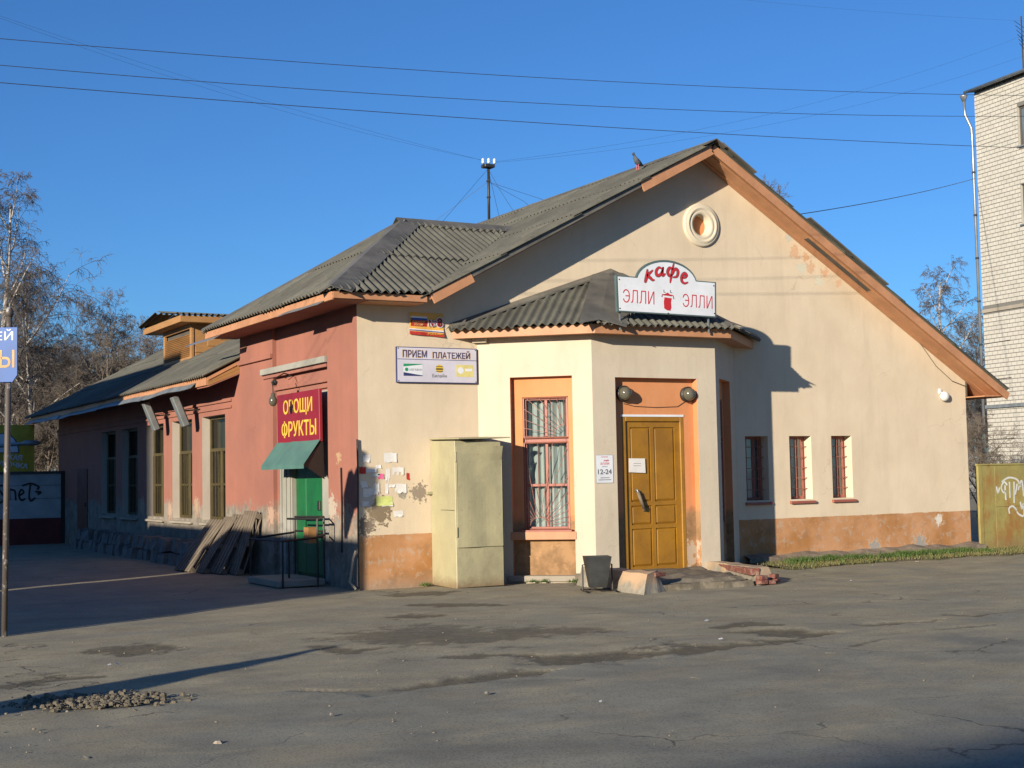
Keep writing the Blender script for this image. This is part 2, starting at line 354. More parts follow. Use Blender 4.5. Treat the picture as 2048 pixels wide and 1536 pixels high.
def cabinet_mat():
    k = Nodes('pale yellow cabinet paint', 0.5)
    a = k.mix(k.ramp(k.noise(1.5, 5, 0.6), 0.35, 0.65), (0.375, 0.340, 0.200), (0.315, 0.288, 0.175))
    a = k.mix(k.math('MULTIPLY', k.ramp(k.noise(2.4, 6, 0.7, (1, 1, 0.35)), 0.56, 0.75), 0.45), a, (0.24, 0.20, 0.12))
    low = k.ramp(k.math('ADD', k.xyz()[2], k.math('MULTIPLY', k.noise(9, 5, 0.7), 0.25)), 0.28, 0.12)
    a = k.mix(k.math('MULTIPLY', low, 0.75), a, (0.16, 0.09, 0.045))
    a = k.mix(k.math('MULTIPLY', k.ramp(k.noise(26, 4, 0.7), 0.66, 0.70), 0.8), a, (0.17, 0.075, 0.03))
    a = k.mix(k.math('MULTIPLY', k.ramp(k.noise(0.9, 6, 0.75, (1, 1, 0.6)), 0.52, 0.66), 0.35), a, (0.20, 0.17, 0.11))
    k.col(a); k.bump(k.noise(3, 3), 0.5, 0.03); return k.m
M['cabinet'] = cabinet_mat()
def rusty_mat():
    k = Nodes('rusty yellow green sheet', 0.6)
    a = k.mix(k.ramp(k.noise(1.8, 5, 0.6), 0.35, 0.65), (0.32, 0.275, 0.08), (0.25, 0.21, 0.07))
    a = k.mix(k.ramp(k.noise(2.2, 7, 0.72, (1, 1, 0.45)), 0.46, 0.62), a, (0.27, 0.135, 0.035))
    a = k.mix(k.math('MULTIPLY', k.ramp(k.noise(16, 5, 0.7), 0.58, 0.66), 0.6), a, (0.20, 0.10, 0.03))
    low = k.ramp(k.math('ADD', k.xyz()[2], k.math('MULTIPLY', k.noise(5, 5, 0.7), 0.5)), 0.55, 0.2)
    a = k.mix(k.math('MULTIPLY', low, 0.7), a, (0.20, 0.13, 0.07))
    k.col(a); k.bump(k.noise(3, 4), 0.3, 0.02); return k.m
M['rusty'] = rusty_mat()
def glass_mat(name, tint, fac):
    k = Nodes(name); t = k.t
    tr = k.n('ShaderNodeBsdfTransparent'); tr.inputs[0].default_value = (*tint, 1)
    gl = k.n('ShaderNodeBsdfGlossy'); gl.inputs['Roughness'].default_value = 0.04; gl.inputs[0].default_value = (0.9, 0.95, 1, 1)
    bp = k.n('ShaderNodeBump'); bp.inputs['Strength'].default_value = 0.08; bp.inputs['Distance'].default_value = 0.02
    k.l(k.noise(3, 2), bp.inputs['Height']); k.l(bp.outputs[0], gl.inputs['Normal'])
    mx = k.n('ShaderNodeMixShader'); mx.inputs[0].default_value = fac
    k.l(tr.outputs[0], mx.inputs[1]); k.l(gl.outputs[0], mx.inputs[2])
    k.l(mx.outputs[0], t.nodes['Material Output'].inputs[0]); t.nodes.remove(k.b)
    return k.m
M['glass'] = glass_mat('window glass', (0.93, 0.97, 0.96), 0.18)
M['glass_dirty'] = glass_mat('dusty window glass', (0.5, 0.5, 0.42), 0.10)
M['curtain'] = blotchy('pale teal curtain', (0.47, 0.50, 0.47), (0.32, 0.37, 0.355), 2.2, 0.9, bump=0.1, stretch=(3, 3, 0.5))
M['curtain_brown'] = blotchy('brown curtain', (0.12, 0.10, 0.065), (0.05, 0.042, 0.03), 3, 0.9, bump=0.1, stretch=(3, 3, 0.4))

# ---------------------------------------------------------------- ground
DIRT = {'worn': [(-2.24, -5.0, 0.19), (-2.1, -5.46, 0.41), (-1.77, -5.84, 0.49), (-1.37, -6.27, 0.39), (-0.76, -6.2, 0.32), (-0.13, -6.36, 0.19)],
 'pot1': [(-1.68, -7.71, 0.07), (-1.53, -8.08, 0.2), (-1.25, -8.3, 0.24), (-0.8, -8.26, 0.21), (-0.28, -8.3, 0.22), (0.25, -8.34, 0.13), (0.71, -8.36, 0.14), (1.01, -8.29, 0.04)],
 'pud': [(0.92, -7.46, 0.07), (1.17, -7.66, 0.18), (1.29, -7.98, 0.17), (1.65, -8.04, 0.04)],
 'str3': [(2.37, -7.8, 0.07), (2.81, -7.85, 0.15), (3.15, -7.94, 0.1), (3.4, -7.88, 0.03)],
 'str4': [(1.67, -8.51, 0.06), (2.09, -8.51, 0.09), (2.71, -8.57, 0.05), (3.23, -8.64, 0.02)],
 'crk1': [(-4.07, -8.4, 0.03), (-3.8, -8.75, 0.06), (-3.63, -8.93, 0.1), (-3.31, -8.86, 0.06), (-2.93, -8.72, 0.11), (-2.68, -8.74, 0.08), (-2.36, -8.66, 0.12), (-2.06, -8.71, 0.04)],
 'sp1': [(-0.3, -2.63, 0.1), (-0.04, -2.94, 0.17), (0.33, -3.26, 0.1)], 'sp2': [(-1.25, -3.83, 0.09), (-1.02, -3.88, 0.21), (-0.7, -4.0, 0.09)],
 'sp3': [(0.01, -1.27, 0.12), (0.44, -1.23, 0.21), (0.71, -1.15, 0.13)], 'sp4': [(-2.95, -5.96, 0.08), (-2.87, -6.51, 0.11), (-2.53, -6.44, 0.06)],
 'sp5': [(-2.28, -7.42, 0.05), (-2.07, -7.58, 0.09), (-1.82, -7.6, 0.05)], 'sp6': [(1.01, -7.06, 0.07), (1.43, -7.03, 0.1), (1.6, -7.3, 0.05)],
 'left1': [(-5.89, -6.78, 0.08), (-5.6, -6.47, 0.16), (-5.23, -6.68, 0.06)], 'left2': [(-4.85, -4.96, 0.13), (-4.52, -4.97, 0.26), (-4.18, -4.99, 0.13)],
 'crk2': [(-3.11, -8.89, 0.02), (-2.65, -9.03, 0.03), (-2.28, -9.17, 0.02), (-2.12, -9.36, 0.02)], 'crk3': [(0.97, -9.05, 0.04), (1.33, -8.9, 0.04), (1.58, -8.8, 0.02)],
 'crk4': [(3.72, -7.53, 0.03), (3.84, -7.85, 0.05), (4.33, -7.83, 0.04)], 'heap': [(-5.95, -7.95, 0.1), (-5.6, -8.05, 0.24), (-5.35, -8.2, 0.2)]}
DEPTH = {'worn': 0.010, 'pot1': 0.018, 'pud': 0.022, 'str3': 0.02, 'crk1': 0.02, 'heap': 0.02}
def vnoise(x, y, seed):
    """smooth value noise on arrays"""
    g = np.random.default_rng(seed).random((257, 257))
    xi = np.floor(x).astype(int); yi = np.floor(y).astype(int); fx = x - xi; fy = y - yi
    fx = fx * fx * (3 - 2 * fx); fy = fy * fy * (3 - 2 * fy); xi %= 256; yi %= 256
    return (g[xi, yi] * (1 - fx) + g[xi + 1, yi] * fx) * (1 - fy) + (g[xi, yi + 1] * (1 - fx) + g[xi + 1, yi + 1] * fx) * fy
def fbm(x, y, seed, o=5, gain=0.55):
    s = 0; a = 1; t = 0
    for i in range(o): s = s + a * vnoise(x * 2 ** i + 17.3 * i, y * 2 ** i + 5.1 * i, seed + i); t += a; a *= gain
    return s / t
def ground():
    def axis(a, b, st, far):
        mid = np.arange(a, b + 1e-6, st); out = []; d = st
        while sum(out) < far: d *= 1.35; out.append(d)
        c = np.cumsum(out); return np.concatenate([(a - c)[::-1], mid, b + c])
    xs = axis(-9.0, 12.8, 0.045, 700); ys = axis(-14.0, 1.0, 0.045, 700)
    X, Y = np.meshgrid(xs, ys, indexing='ij')
    near = np.clip((16 - np.abs(X - 1)) / 4, 0, 1) * np.clip((13 - np.abs(Y + 6)) / 4, 0, 1)
    Z = (fbm(X * 0.55 + 40, Y * 0.55 + 40, 3, 3) - 0.5) * 0.045 * near - 0.012
    Z += (fbm(X * 2.3 + 40, Y * 2.3 + 40, 11, 3) - 0.5) * 0.010 * near
    Z = np.where((Y > -1.2) & (X > 0), np.minimum(Z, -0.002), Z)
    nz = (fbm(X * 1.4 + 60, Y * 2.2 + 60, 21, 6, 0.62) - 0.5)
    nz2 = (fbm(X * 6 + 60, Y * 9 + 60, 31, 4, 0.6) - 0.5)
    D = np.zeros_like(X)
    for k, st in DIRT.items():
        best = np.full_like(X, 1e9)
        for (a, b) in zip(st[:-1], st[1:]):
            dx, dy = b[0] - a[0], b[1] - a[1]; L2 = dx * dx + dy * dy
            t = np.clip(((X - a[0]) * dx + (Y - a[1]) * dy) / L2, 0, 1)
            r_ = a[2] + (b[2] - a[2]) * t
            d = np.hypot(X - a[0] - t * dx, Y - a[1] - t * dy) / np.maximum(r_ * 1.15, 0.03)
            best = np.minimum(best, d)
        amt = 1.8 if k == 'worn' else 1.3
        m = np.clip((1.65 - best - nz * amt * 2.0 - nz2 * 2.4) * 1.5, 0, 1)
        m = m * m * (3 - 2 * m)
        if k == 'worn': m = m * 0.8
        if k == 'heap': m = m * 0.5
        D = np.maximum(D, m * near)
        Z -= DEPTH.get(k, 0.006) * m
    yl = np.interp(X, [-9, -6.5, -5.3, -4.3, -3.6, -3.0, -2.3, -1.4, -0.7, 0.2, 1.0, 1.7, 2.6, 3.6, 6, 12], [-9.3, -8.75, -8.45, -8.40, -8.75, -8.95, -8.80, -8.52, -8.50, -8.50, -8.42, -8.22, -8.05, -8.02, -7.3, -5.8]) + nz * 0.35 + nz2 * 0.12
    road = np.clip(0.5 + (yl - Y) / 0.05, 0, 1)
    Z = Z + (0.014 * road - 0.006) * near
    D = D * np.clip(1.3 - road * np.where(np.abs(Y - yl) < 0.6, 1.1, 0.4), 0, 1)
    dust = np.where(road > 0.5, np.clip(0.22 + nz * 2.6 + (Y + 11) * 0.07, 0, 0.8), np.clip(0.72 + nz * 2.0, 0, 1))
    ln = np.abs((Y + 10.2) - (-0.38) * (X + 6.2) - 0.5 * nz)
    dust = np.maximum(dust, np.clip(1.0 - ln / 0.07, 0, 1) * np.clip(1 - np.abs(X + 5) / 3.2, 0, 1) * 0.9)
    nx, ny = X.shape
    v = np.stack([X, Y, Z], -1).reshape(-1, 3).astype(np.float32)
    idx = np.arange(nx * ny).reshape(nx, ny)
    q = np.stack([idx[:-1, :-1], idx[1:, :-1], idx[1:, 1:], idx[:-1, 1:]], -1).reshape(-1, 4)
    me = bpy.data.meshes.new('asphalt_ground')
    me.vertices.add(len(v)); me.vertices.foreach_set('co', v.ravel())
    me.loops.add(q.size); me.loops.foreach_set('vertex_index', q.ravel().astype(np.int32))
    me.polygons.add(len(q)); me.polygons.foreach_set('loop_start', np.arange(0, q.size, 4, dtype=np.int32))
    me.polygons.foreach_set('use_smooth', np.ones(len(q), bool)); me.update(); me.validate()
    for nm, arr in (('dirt', D), ('dust', dust)):
        at = me.attributes.new(nm, 'FLOAT', 'POINT'); at.data.foreach_set('value', arr.reshape(-1).astype(np.float32))
    k = Nodes('dusty asphalt', 0.93); k.b.inputs['Specular IOR Level'].default_value = 0.2
    def attr(nm):
        a = k.n('ShaderNodeAttribute'); a.attribute_name = nm; return a.outputs['Fac']
    grey = k.mix(k.ramp(k.noise(1.1, 5, 0.6), 0.35, 0.65), (0.272, 0.262, 0.202), (0.196, 0.189, 0.148))
    tan = k.mix(k.ramp(k.noise(1.6, 6, 0.65), 0.32, 0.68), (0.372, 0.328, 0.220), (0.268, 0.236, 0.156))
    a = k.mix(attr('dust'), grey, tan)
    a = k.mix(k.math('MULTIPLY', k.ramp(k.noise(0.8, 6, 0.7, (1, 2.2, 1)), 0.5, 0.72), 0.45), a, (0.165, 0.138, 0.095))
    st = k.ramp(k.vor(55), 0.05, 0.32)
    a = k.mix(k.math('MULTIPLY', k.math('SUBTRACT', 1.0, st), 0.45), a, (0.40, 0.37, 0.31))
    a = k.mix(k.math('MULTIPLY', k.ramp(k.noise(60, 3, 0.6), 0.53, 0.62), 0.55), a, (0.095, 0.088, 0.080))
    cr = k.n('ShaderNodeTexVoronoi'); cr.feature = 'DISTANCE_TO_EDGE'; cr.inputs['Scale'].default_value = 0.55
    wn = k.n('ShaderNodeTexNoise'); wn.inputs['Scale'].default_value = 2.5; wn.inputs['Detail'].default_value = 6
    va = k.n('ShaderNodeVectorMath'); va.operation = 'MULTIPLY_ADD'; va.inputs[1].default_value = (0.55, 0.55, 0.55)
    k.l(k.tc.outputs['Object'], wn.inputs['Vector']); k.l(wn.outputs['Color'], va.inputs[0]); k.l(k.tc.outputs['Object'], va.inputs[2]); k.l(va.outputs[0], cr.inputs['Vector'])
    crk = k.math('MULTIPLY', k.ramp(cr.outputs['Distance'], 0.010, 0.002), k.ramp(k.noise(0.45, 3), 0.53, 0.60))
    a = k.mix(k.math('MULTIPLY', crk, 0.65), a, (0.05, 0.045, 0.038))
    dm = attr('dirt')
    dd = k.mix(k.ramp(k.noise(9, 5, 0.7), 0.4, 0.7), (0.060, 0.050, 0.032), (0.135, 0.112, 0.074))
    a = k.mix(k.math('MULTIPLY', dm, 0.74), a, dd)
    k.col(a)
    h = k.math('ADD', k.math('MULTIPLY', k.noise(60, 3, 0.6), 1.0), k.math('MULTIPLY', k.math('MULTIPLY', k.noise(14, 5, 0.7), 4.0), dm))
    h = k.math('SUBTRACT', h, k.math('MULTIPLY', crk, 1.5))
    k.bump(h, 0.35, 0.006)
    me.materials.append(k.m)
    return struct(link('ground', me))
ground()

# ---------------------------------------------------------------- cafe building
cafe = thing('cafe_building', 'low gabled building with cream front, salmon side wall and grey corrugated roof', 'building')
W_ = 12.3; XR = 6.16; ZR = 6.995; SL = 0.525; SR = 0.60
A_ = Vector((1.967, 0, 0)); B_ = Vector((3.272, -1.173, 0)); C_ = Vector((5.566, -1.173, 0)); D_ = Vector((6.87, 0, 0))
FR = frame_m((0, 0, 0), (1, 0, 0), (0, 0, 1))            # front wall plane
LF = frame_m((0, 0, 0), (0, -1, 0), (0, 0, 1))           # left wall plane: u = -Y
WF = frame_m(A_, B_ - A_, (0, 0, 1)); WL = (B_ - A_).length
DF = frame_m(B_, C_ - B_, (0, 0, 1)); DL = (C_ - B_).length
RF = frame_m(C_, D_ - C_, (0, 0, 1)); RL = (D_ - C_).length

def wall(name, M_, u0, u1, z0, z1, holes, m, depth=0.25, reveal=None, clip=(), parent=cafe, zoff=0.0, back=False):
    us = sorted({u0, u1, *[h[0] for h in holes], *[h[1] for h in holes]}); zs = sorted({z0, z1, *[h[2] for h in holes], *[h[3] for h in holes]})
    us = [u for u in us if u0 <= u <= u1]; zs = [z for z in zs if z0 <= z <= z1]
    bm = bmesh.new(); vd = {}
    def V(u, z):
        if (u, z) not in vd: vd[(u, z)] = bm.verts.new((u, z, zoff))
        return vd[(u, z)]
    for a, b in zip(us[:-1], us[1:]):
        for c, d in zip(zs[:-1], zs[1:]):
            um, zm = (a + b) / 2, (c + d) / 2
            if any(h[0] < um < h[1] and h[2] < zm < h[3] for h in holes): continue
            bm.faces.new([V(a, c), V(b, c), V(b, d), V(a, d)])
    for (pu, pz, nu, nz_) in clip:
        bmesh.ops.bisect_plane(bm, geom=bm.verts[:] + bm.edges[:] + bm.faces[:], plane_co=(pu, pz, 0), plane_no=(nu, nz_, 0), clear_outer=True)
    me = bpy.data.meshes.new(name); bm.transform(M_); bm.to_mesh(me); bm.free(); me.materials.append(m)
    o = link(name, me, parent)
    if depth:
        for h in holes:
            rv = MB()
            a, b, c, d = h[:4]; P = lambda u, z, t: M_ @ Vector((u, z, t))
            for (p, q) in (((a, c), (b, c)), ((b, c), (b, d)), ((b, d), (a, d)), ((a, d), (a, c))):
                rv.quad(P(*p, zoff), P(*q, zoff), P(*q, zoff - depth), P(*p, zoff - depth))
            rv.build('reveal', reveal or m, parent)
    return o

front_windows = [(7.05, 7.54, 1.08, 2.17), (8.01, 8.50, 1.08, 2.17), (8.96, 9.43, 1.08, 2.17)]
rw = (5.95, 6.55, 5.41, 6.01)
wall('front_wall', FR, 0, W_, -0.1, 7.0, front_windows + [(6.08, 6.42, 5.54, 5.88)], M['front'], 0.24, M['reveal_white'],
     clip=[(0, 4.16, 0.0001, 1)] if False else [(XR, ZR - 0.13, -SL, 1), (XR, ZR - 0.13, SR, 1)])
# wall patch under the raised corner roof
mb = MB(); zc = lambda x: ZR - 0.13 - SL * (XR - x)
mb.quad((0, 0, zc(0)), (0.95, 0, zc(0.95)), (0.95, 0, 4.27), (0, 0, 4.27)); mb.build('front_wall', M['front'], cafe)
# foundation ledge on the right part of the front
mb = MB()
xs = np.linspace(6.95, 12.5, 40)
for a, b in zip(xs[:-1], xs[1:]):
    za = 0.17 + 0.06 * wav(a * 2, 0, 0); zb = 0.17 + 0.06 * wav(b * 2, 0, 0); ya = -0.16 + 0.05 * wav(a, 5, 0); yb = -0.16 + 0.05 * wav(b, 5, 0)
    mb.quad((a, ya, -0.1), (b, yb, -0.1), (b, yb, zb - 0.05), (a, ya, za - 0.05)); mb.quad((a, ya, za - 0.05), (b, yb, zb - 0.05), (b, 0.0, zb), (a, 0.0, za))
mb.quad((12.5, -0.16, -0.1), (12.5, 0.2, -0.1), (12.5, 0.2, 0.15), (12.5, -0.16, 0.12))
mb.build('foundation_ledge', M['ledge'], cafe)
# right and back closing walls
mb = MB(); mb.quad((W_, 0, -0.1), (W_, 21, -0.1), (W_, 21, 3.35), (W_, 0, 3.35)); mb.build('rear_side_wall', M['front'], cafe)
mb = MB(); mb.add([(0, 21, -0.1), (W_, 21, -0.1), (W_, 21, 3.3), (XR, 21, 6.9), (0, 21, 3.7)], [(0, 1, 2, 3, 4)]); mb.build('back_wall', M['salmon'], cafe)

# left side wall: u = -Y
lw = [(-7.63, -6.2, 0.85, 2.81), (-9.70, -8.30, 0.85, 2.81), (-11.72, -10.36, 0.85, 2.81), (-13.88, -12.50, 0.85, 2.81), (-15.95, -14.50, 0.85, 2.81)]
wall('side_wall', LF, -21.0, -5.33, -0.1, 3.72, lw, M['salmon'], 0.22, M['reveal'])
# raised corner block: two pilasters and recess with the shop door
RD = 0.07   # recess depth
wall('side_wall', LF, -5.33, -3.62, -0.1, 4.27, [], M['salmon'], 0)
wall('side_wall', LF, -1.17, 0.0, -0.1, 4.27, [], M['salmon'], 0)
wall('side_wall', LF, -3.62, -1.17, -0.1, 4.27, [(-2.88, -1.56, 0.05, 2.95)], M['salmon'], 0.14, M['whitewash'], zoff=-RD)
mb = MB()
for y in (1.17, 3.62): mb.quad((0, y, -0.1), (RD, y, -0.1), (RD, y, 4.27), (0, y, 4.27))
mb.quad((0, 5.33, 3.5), (0.4, 5.33, 3.5), (0.4, 5.33, 4.27), (0, 5.33, 4.27))
mb.build('side_wall', M['salmon'], cafe)
# whitewashed panels beside the shop door, transom
mb = MB()
mb.box(RD - 0.02, RD - 0.001, 2.885, 3.42, 0.02, 2.95); mb.box(RD - 0.02, RD - 0.001, 1.18, 1.555, 0.02, 2.95)
mb.build('door_surround', M['whitewash'], cafe, bevel=0.004)
MB().box(RD + 0.04, RD + 0.10, 1.56, 2.88, 2.12, 2.95).build('transom', M['whitewash'], cafe)
for y in (2.93, 3.12, 3.33): MB().box(RD - 0.045, RD - 0.021, y, y + 0.05, 0.05, 2.9).build('batten', M['whitewash'], cafe, bevel=0.005)
gd = MB().box(RD + 0.08, RD + 0.12, 1.56, 2.88, 0.06, 2.12).build('door', M['green_door'], cafe)
MB().box(RD + 0.045, RD + 0.079, 2.42, 2.86, 0.10, 2.10).build('door_leaf', M['green_door'], gd, bevel=0.006)
MB().box(RD + 0.035, RD + 0.079, 1.60, 2.39, 0.10, 2.10).build('door_leaf', M['green_door'], gd, bevel=0.006)
MB().box(RD + 0.01, RD + 0.034, 1.75, 1.86, 1.10, 1.25).build('padlock', M['black'], gd, bevel=0.01)
# mouldings on the side wall
def moulding(y0, y1, z, h, d, m=M['salmon'], x=0.0):
    MB().box(x - d, x + 0.001, y0, y1, z, z + h).build('moulding', m, cafe, bevel=0.006)
moulding(1.17, 4.12, 3.36, 0.10, 0.05, M['whitewash'], 0.0); moulding(1.17, 4.05, 3.29, 0.05, 0.03)
moulding(1.17, 3.62, 3.12, 0.07, 0.00, x=RD - 0.02) if False else None
MB().box(RD - 0.05, RD + 0.001, 1.17, 3.62, 3.07, 3.14).build('moulding', M['salmon'], cafe, bevel=0.006)
MB().box(RD - 0.04, RD + 0.001, 1.17, 3.35, 2.98, 3.02).build('moulding', M['salmon'], cafe, bevel=0.005)
moulding(5.8, 21.0, 3.02, 0.05, 0.035); moulding(5.8, 21.0, 2.90, 0.05, 0.03)
MB().box(-0.05, 0.001, 3.62, 5.33, 3.62, 3.70).build('moulding', M['salmon'], cafe, bevel=0.006)
# small damage: raised corner strip, corner pipe remains
# bay
niche = 0.12
wall('bay_wall', WF, 0, WL, -0.05, 3.72, [(0.5, 1.45, 0.05, 3.06)], M['bay'], niche, M['orange'])
wall('bay_wall', DF, 0, DL, -0.05, 3.72, [(3.68 - 3.272, 5.20 - 3.272, 0.08, 3.03)], M['bay'], niche, M['orange'])
wall('bay_wall', RF, 0, RL, -0.05, 3.72, [(0.3, 1.25, 0.05, 3.06)], M['bay'], niche, M['orange'])
# niche backs
wall('niche_back', WF, 0.5, 1.45, 0.05, 3.06, [(0.66, 1.36, 0.76, 2.76)], M['orange'], 0.13, M['maroon'], zoff=-niche)
wall('niche_back', DF, 3.68 - 3.272, 5.20 - 3.272, 0.08, 3.03, [(3.86 - 3.272, 5.01 - 3.272, 0.08, 2.44)], M['orange'], 0.10, M['orange'], zoff=-niche)
wall('niche_back', RF, 0.3, 1.25, 0.05, 3.06, [(0.42, 1.13, 0.76, 2.76)], M['orange'], 0.13, M['maroon'], zoff=-niche)
MB().box(0.47, 1.47, 0.62, 0.74, -niche, 0.01, WF).build('window_sill', M['orange_wood'], cafe, bevel=0.006)
MB().box(0.62, 1.40, 0.735, 0.765, -niche - 0.1, 0.0, WF).build('window_sill', M['maroon'], cafe, bevel=0.004)
MB().box(0.42, 1.55, 0.0, 0.09, -niche, 0.05, WF).build('bay_plinth', M['concrete'], cafe, bevel=0.01)

# round gable ornament
orn = MB()
RM = frame_m((6.25, 0, 5.71), (1, 0, 0), (0, 0, 1))
orn.lathe([(0.165, -0.12), (0.175, 0.02), (0.20, 0.035), (0.235, 0.045), (0.25, 0.03), (0.27, 0.055), (0.30, 0.06), (0.315, 0.04), (0.34, 0.045), (0.365, 0.03), (0.37, 0.001)], RM, 48)
orn.f = [f for f in orn.f if len(f) < 40]
ro = orn.build('round_ornament', M['reveal_white'], cafe, smooth=True)
MB().lathe([(0.20, -0.13), (0.20, -0.11), (0.001, -0.11)], RM, 32).build('orange_disc', M['orange'], ro)

# door of the cafe
dx0, dx1, dz0, dz1 = 3.86 - 3.272, 5.01 - 3.272, 0.10, 2.44
zdf = -niche - 0.04
door = MB().box(dx0 + 0.07, dx1 - 0.07, dz0, dz1 - 0.07, zdf - 0.05, zdf - 0.01, DF).build('door', M['door'], cafe)
fr = MB()
fr.box(dx0, dx0 + 0.07, dz0, dz1, zdf - 0.05, zdf + 0.045, DF); fr.box(dx1 - 0.07, dx1, dz0, dz1, zdf - 0.05, zdf + 0.045, DF); fr.box(dx0 + 0.07, dx1 - 0.07, dz1 - 0.07, dz1, zdf - 0.05, zdf + 0.045, DF)
fr.build('door_frame', M['door'], door, bevel=0.006)
st = MB()
cols = [(dx0 + 0.16, dx0 + 0.535), (dx0 + 0.60, dx0 + 0.99)]; rows = [(1.15, 2.28), (0.80, 1.09), (0.17, 0.74)]
lx0, lx1 = dx0 + 0.075, dx1 - 0.075
for (a, b) in ((lx0, cols[0][0]), (cols[0][1], cols[1][0]), (cols[1][1], lx1)): st.box(a, b, dz0 + 0.003, dz1 - 0.075, zdf - 0.008, zdf + 0.014, DF)
zc_ = [(dz0 + 0.003, 0.17), (0.74, 0.80), (1.09, 1.15), (2.28, dz1 - 0.075)]
for (a, b) in cols:
    for (c, d) in zc_: st.box(a, b, c, d, zdf - 0.008, zdf + 0.014, DF)
st.build('door_stile', M['door'], door)
for (a, b) in cols:
    for (c, d) in rows:
        pm = MB()
        pm.hexa([DF @ Vector(p) for p in ((a + .004, c + .004, zdf - 0.009), (b - .004, c + .004, zdf - 0.009), (b - .004, d - .004, zdf - 0.009), (a + .004, d - .004, zdf - 0.009))],
                [DF @ Vector(p) for p in ((a + .035, c + .035, zdf + 0.010), (b - .035, c + .035, zdf + 0.010), (b - .035, d - .035, zdf + 0.010), (a + .035, d - .035, zdf + 0.010))])
        pm.build('door_panel', M['door'], door)
h = MB(); h.tube([DF @ Vector(p) for p in ((dx0 + 0.235, 1.33, zdf + 0.02), (dx0 + 0.235, 1.33, zdf + 0.06), (dx0 + 0.375, 1.02, zdf + 0.06), (dx0 + 0.375, 1.02, zdf + 0.02))], 0.016, 8)
h.build('handle', M['zinc'], door, smooth=True)
h = MB(); h.tube([DF @ Vector((dx0 + 0.25, 1.30, zdf + 0.062)), DF @ Vector((dx0 + 0.36, 1.05, zdf + 0.062))], 0.026, 8); h.build('handle', M['pallet'], door, smooth=True)
MB().box(dx0 - 0.02, dx1 + 0.0, 2.442, 2.475, -niche, -niche + 0.012, DF).build('door_trim', M['white'], cafe)

# windows
def grill_window(name, M_, u0, u1, z0, z1, zsplit, zoff, fm, glassm, curt, rays=True):
    w_ = bpy.data.objects.new(name, None); C.objects.link(w_); w_.parent = cafe
    t = 0.045; f = MB()
    for (a, b, c, d) in ((u0, u0 + t, z0, z1), (u1 - t, u1, z0, z1), (u0 + t, u1 - t, z0, z0 + t), (u0 + t, u1 - t, z1 - t, z1), (u0 + t, u1 - t, zsplit - 0.035, zsplit + 0.035)):
        f.box(a, b, c, d, zoff - 0.05, zoff, M_)
    um = (u0 + u1) / 2; zm = z0 + (zsplit - z0) * 0.5
    f.box(um - 0.022, um + 0.022, z0 + t, zsplit - 0.035, zoff - 0.045, zoff - 0.006, M_); f.box(um - 0.022, um + 0.022, zsplit + 0.035, z1 - t, zoff - 0.045, zoff - 0.006, M_)
    f.box(u0 + t, um - 0.022, zm - 0.02, zm + 0.02, zoff - 0.045, zoff - 0.006, M_); f.box(um + 0.022, u1 - t, zm - 0.02, zm + 0.02, zoff - 0.045, zoff - 0.006, M_)
    f.build('frame', fm, w_, bevel=0.004)
    for (a, b, c, d) in ((u0 + t, um - .022, z0 + t, zm - .02), (um + .022, u1 - t, z0 + t, zm - .02), (u0 + t, um - .022, zm + .02, zsplit - .035), (um + .022, u1 - t, zm + .02, zsplit - .035), (u0 + t, um - .022, zsplit + .035, z1 - t), (um + .022, u1 - t, zsplit + .035, z1 - t)):
        p = MB(); P = lambda u, z: M_ @ Vector((u, z, zoff - 0.03)); p.quad(P(a, c), P(b, c), P(b, d), P(a, d)); p.build('pane', glassm, w_)
    c = MB(); n = 26; pv = []
    for i in range(n + 1):
        u = u0 + (u1 - u0) * i / n; dz = -0.13 + 0.035 * math.sin(i * 1.3) + 0.02 * math.sin(i * 2.9 + 1)
        pv.append((u, dz))
    for (a, b) in zip(pv[:-1], pv[1:]): c.quad(M_ @ Vector((a[0], z0, zoff + a[1])), M_ @ Vector((b[0], z0, zoff + b[1])), M_ @ Vector((b[0], z1, zoff + b[1] * 1.1)), M_ @ Vector((a[0], z1, zoff + a[1] * 1.1)))
    c.build('curtain', curt, w_, smooth=True)
    if rays:
        g = MB()
        def fan(cx, cz, a0, a1, n, uu0, uu1, zz0, zz1, r0):
            for i in range(n):
                a = a0 + (a1 - a0) * i / (n - 1); dx, dz = math.cos(a), math.sin(a); ts = []
                for (o, dd, lo, hi) in ((cx, dx, uu0, uu1), (cz, dz, zz0, zz1)):
                    if abs(dd) > 1e-4: ts.append(((hi if dd > 0 else lo) - o) / dd)
                t_ = min(ts)
                if t_ > r0: g.tube([M_ @ Vector((cx + dx * r0, cz + dz * r0, zoff + 0.035)), M_ @ Vector((cx + dx * t_, cz + dz * t_, zoff + 0.035))], 0.0042, 5)
            g.tube([M_ @ Vector((cx + r0 * math.cos(a), cz + r0 * math.sin(a), zoff + 0.035)) for a in np.linspace(a0, a1, 9)], 0.0042, 5)
        fan(u1 - 0.06, zsplit + 0.07, R(90), R(180), 9, u0 + .02, u1 - .02, zsplit + .05, z1 - .02, 0.16)
        fan(u0 + 0.22, z0 + 0.05, R(8), R(172), 17, u0 + .02, u1 - .02, z0 + .03, zsplit - .04, 0.14)
        for (c_, d_) in ((zsplit + 0.045, z1 - 0.012), (z0 + 0.012, zsplit - 0.03)):
            for (a, b) in (((u0 + .012, c_), (u1 - .012, c_)), ((u1 - .012, c_), (u1 - .012, d_)), ((u1 - .012, d_), (u0 + .012, d_)), ((u0 + .012, d_), (u0 + .012, c_))):
                g.tube([M_ @ Vector((*a, zoff + 0.035)), M_ @ Vector((*b, zoff + 0.035))], 0.012, 4)
        g.build('grille', M['grille'], w_)
    return w_
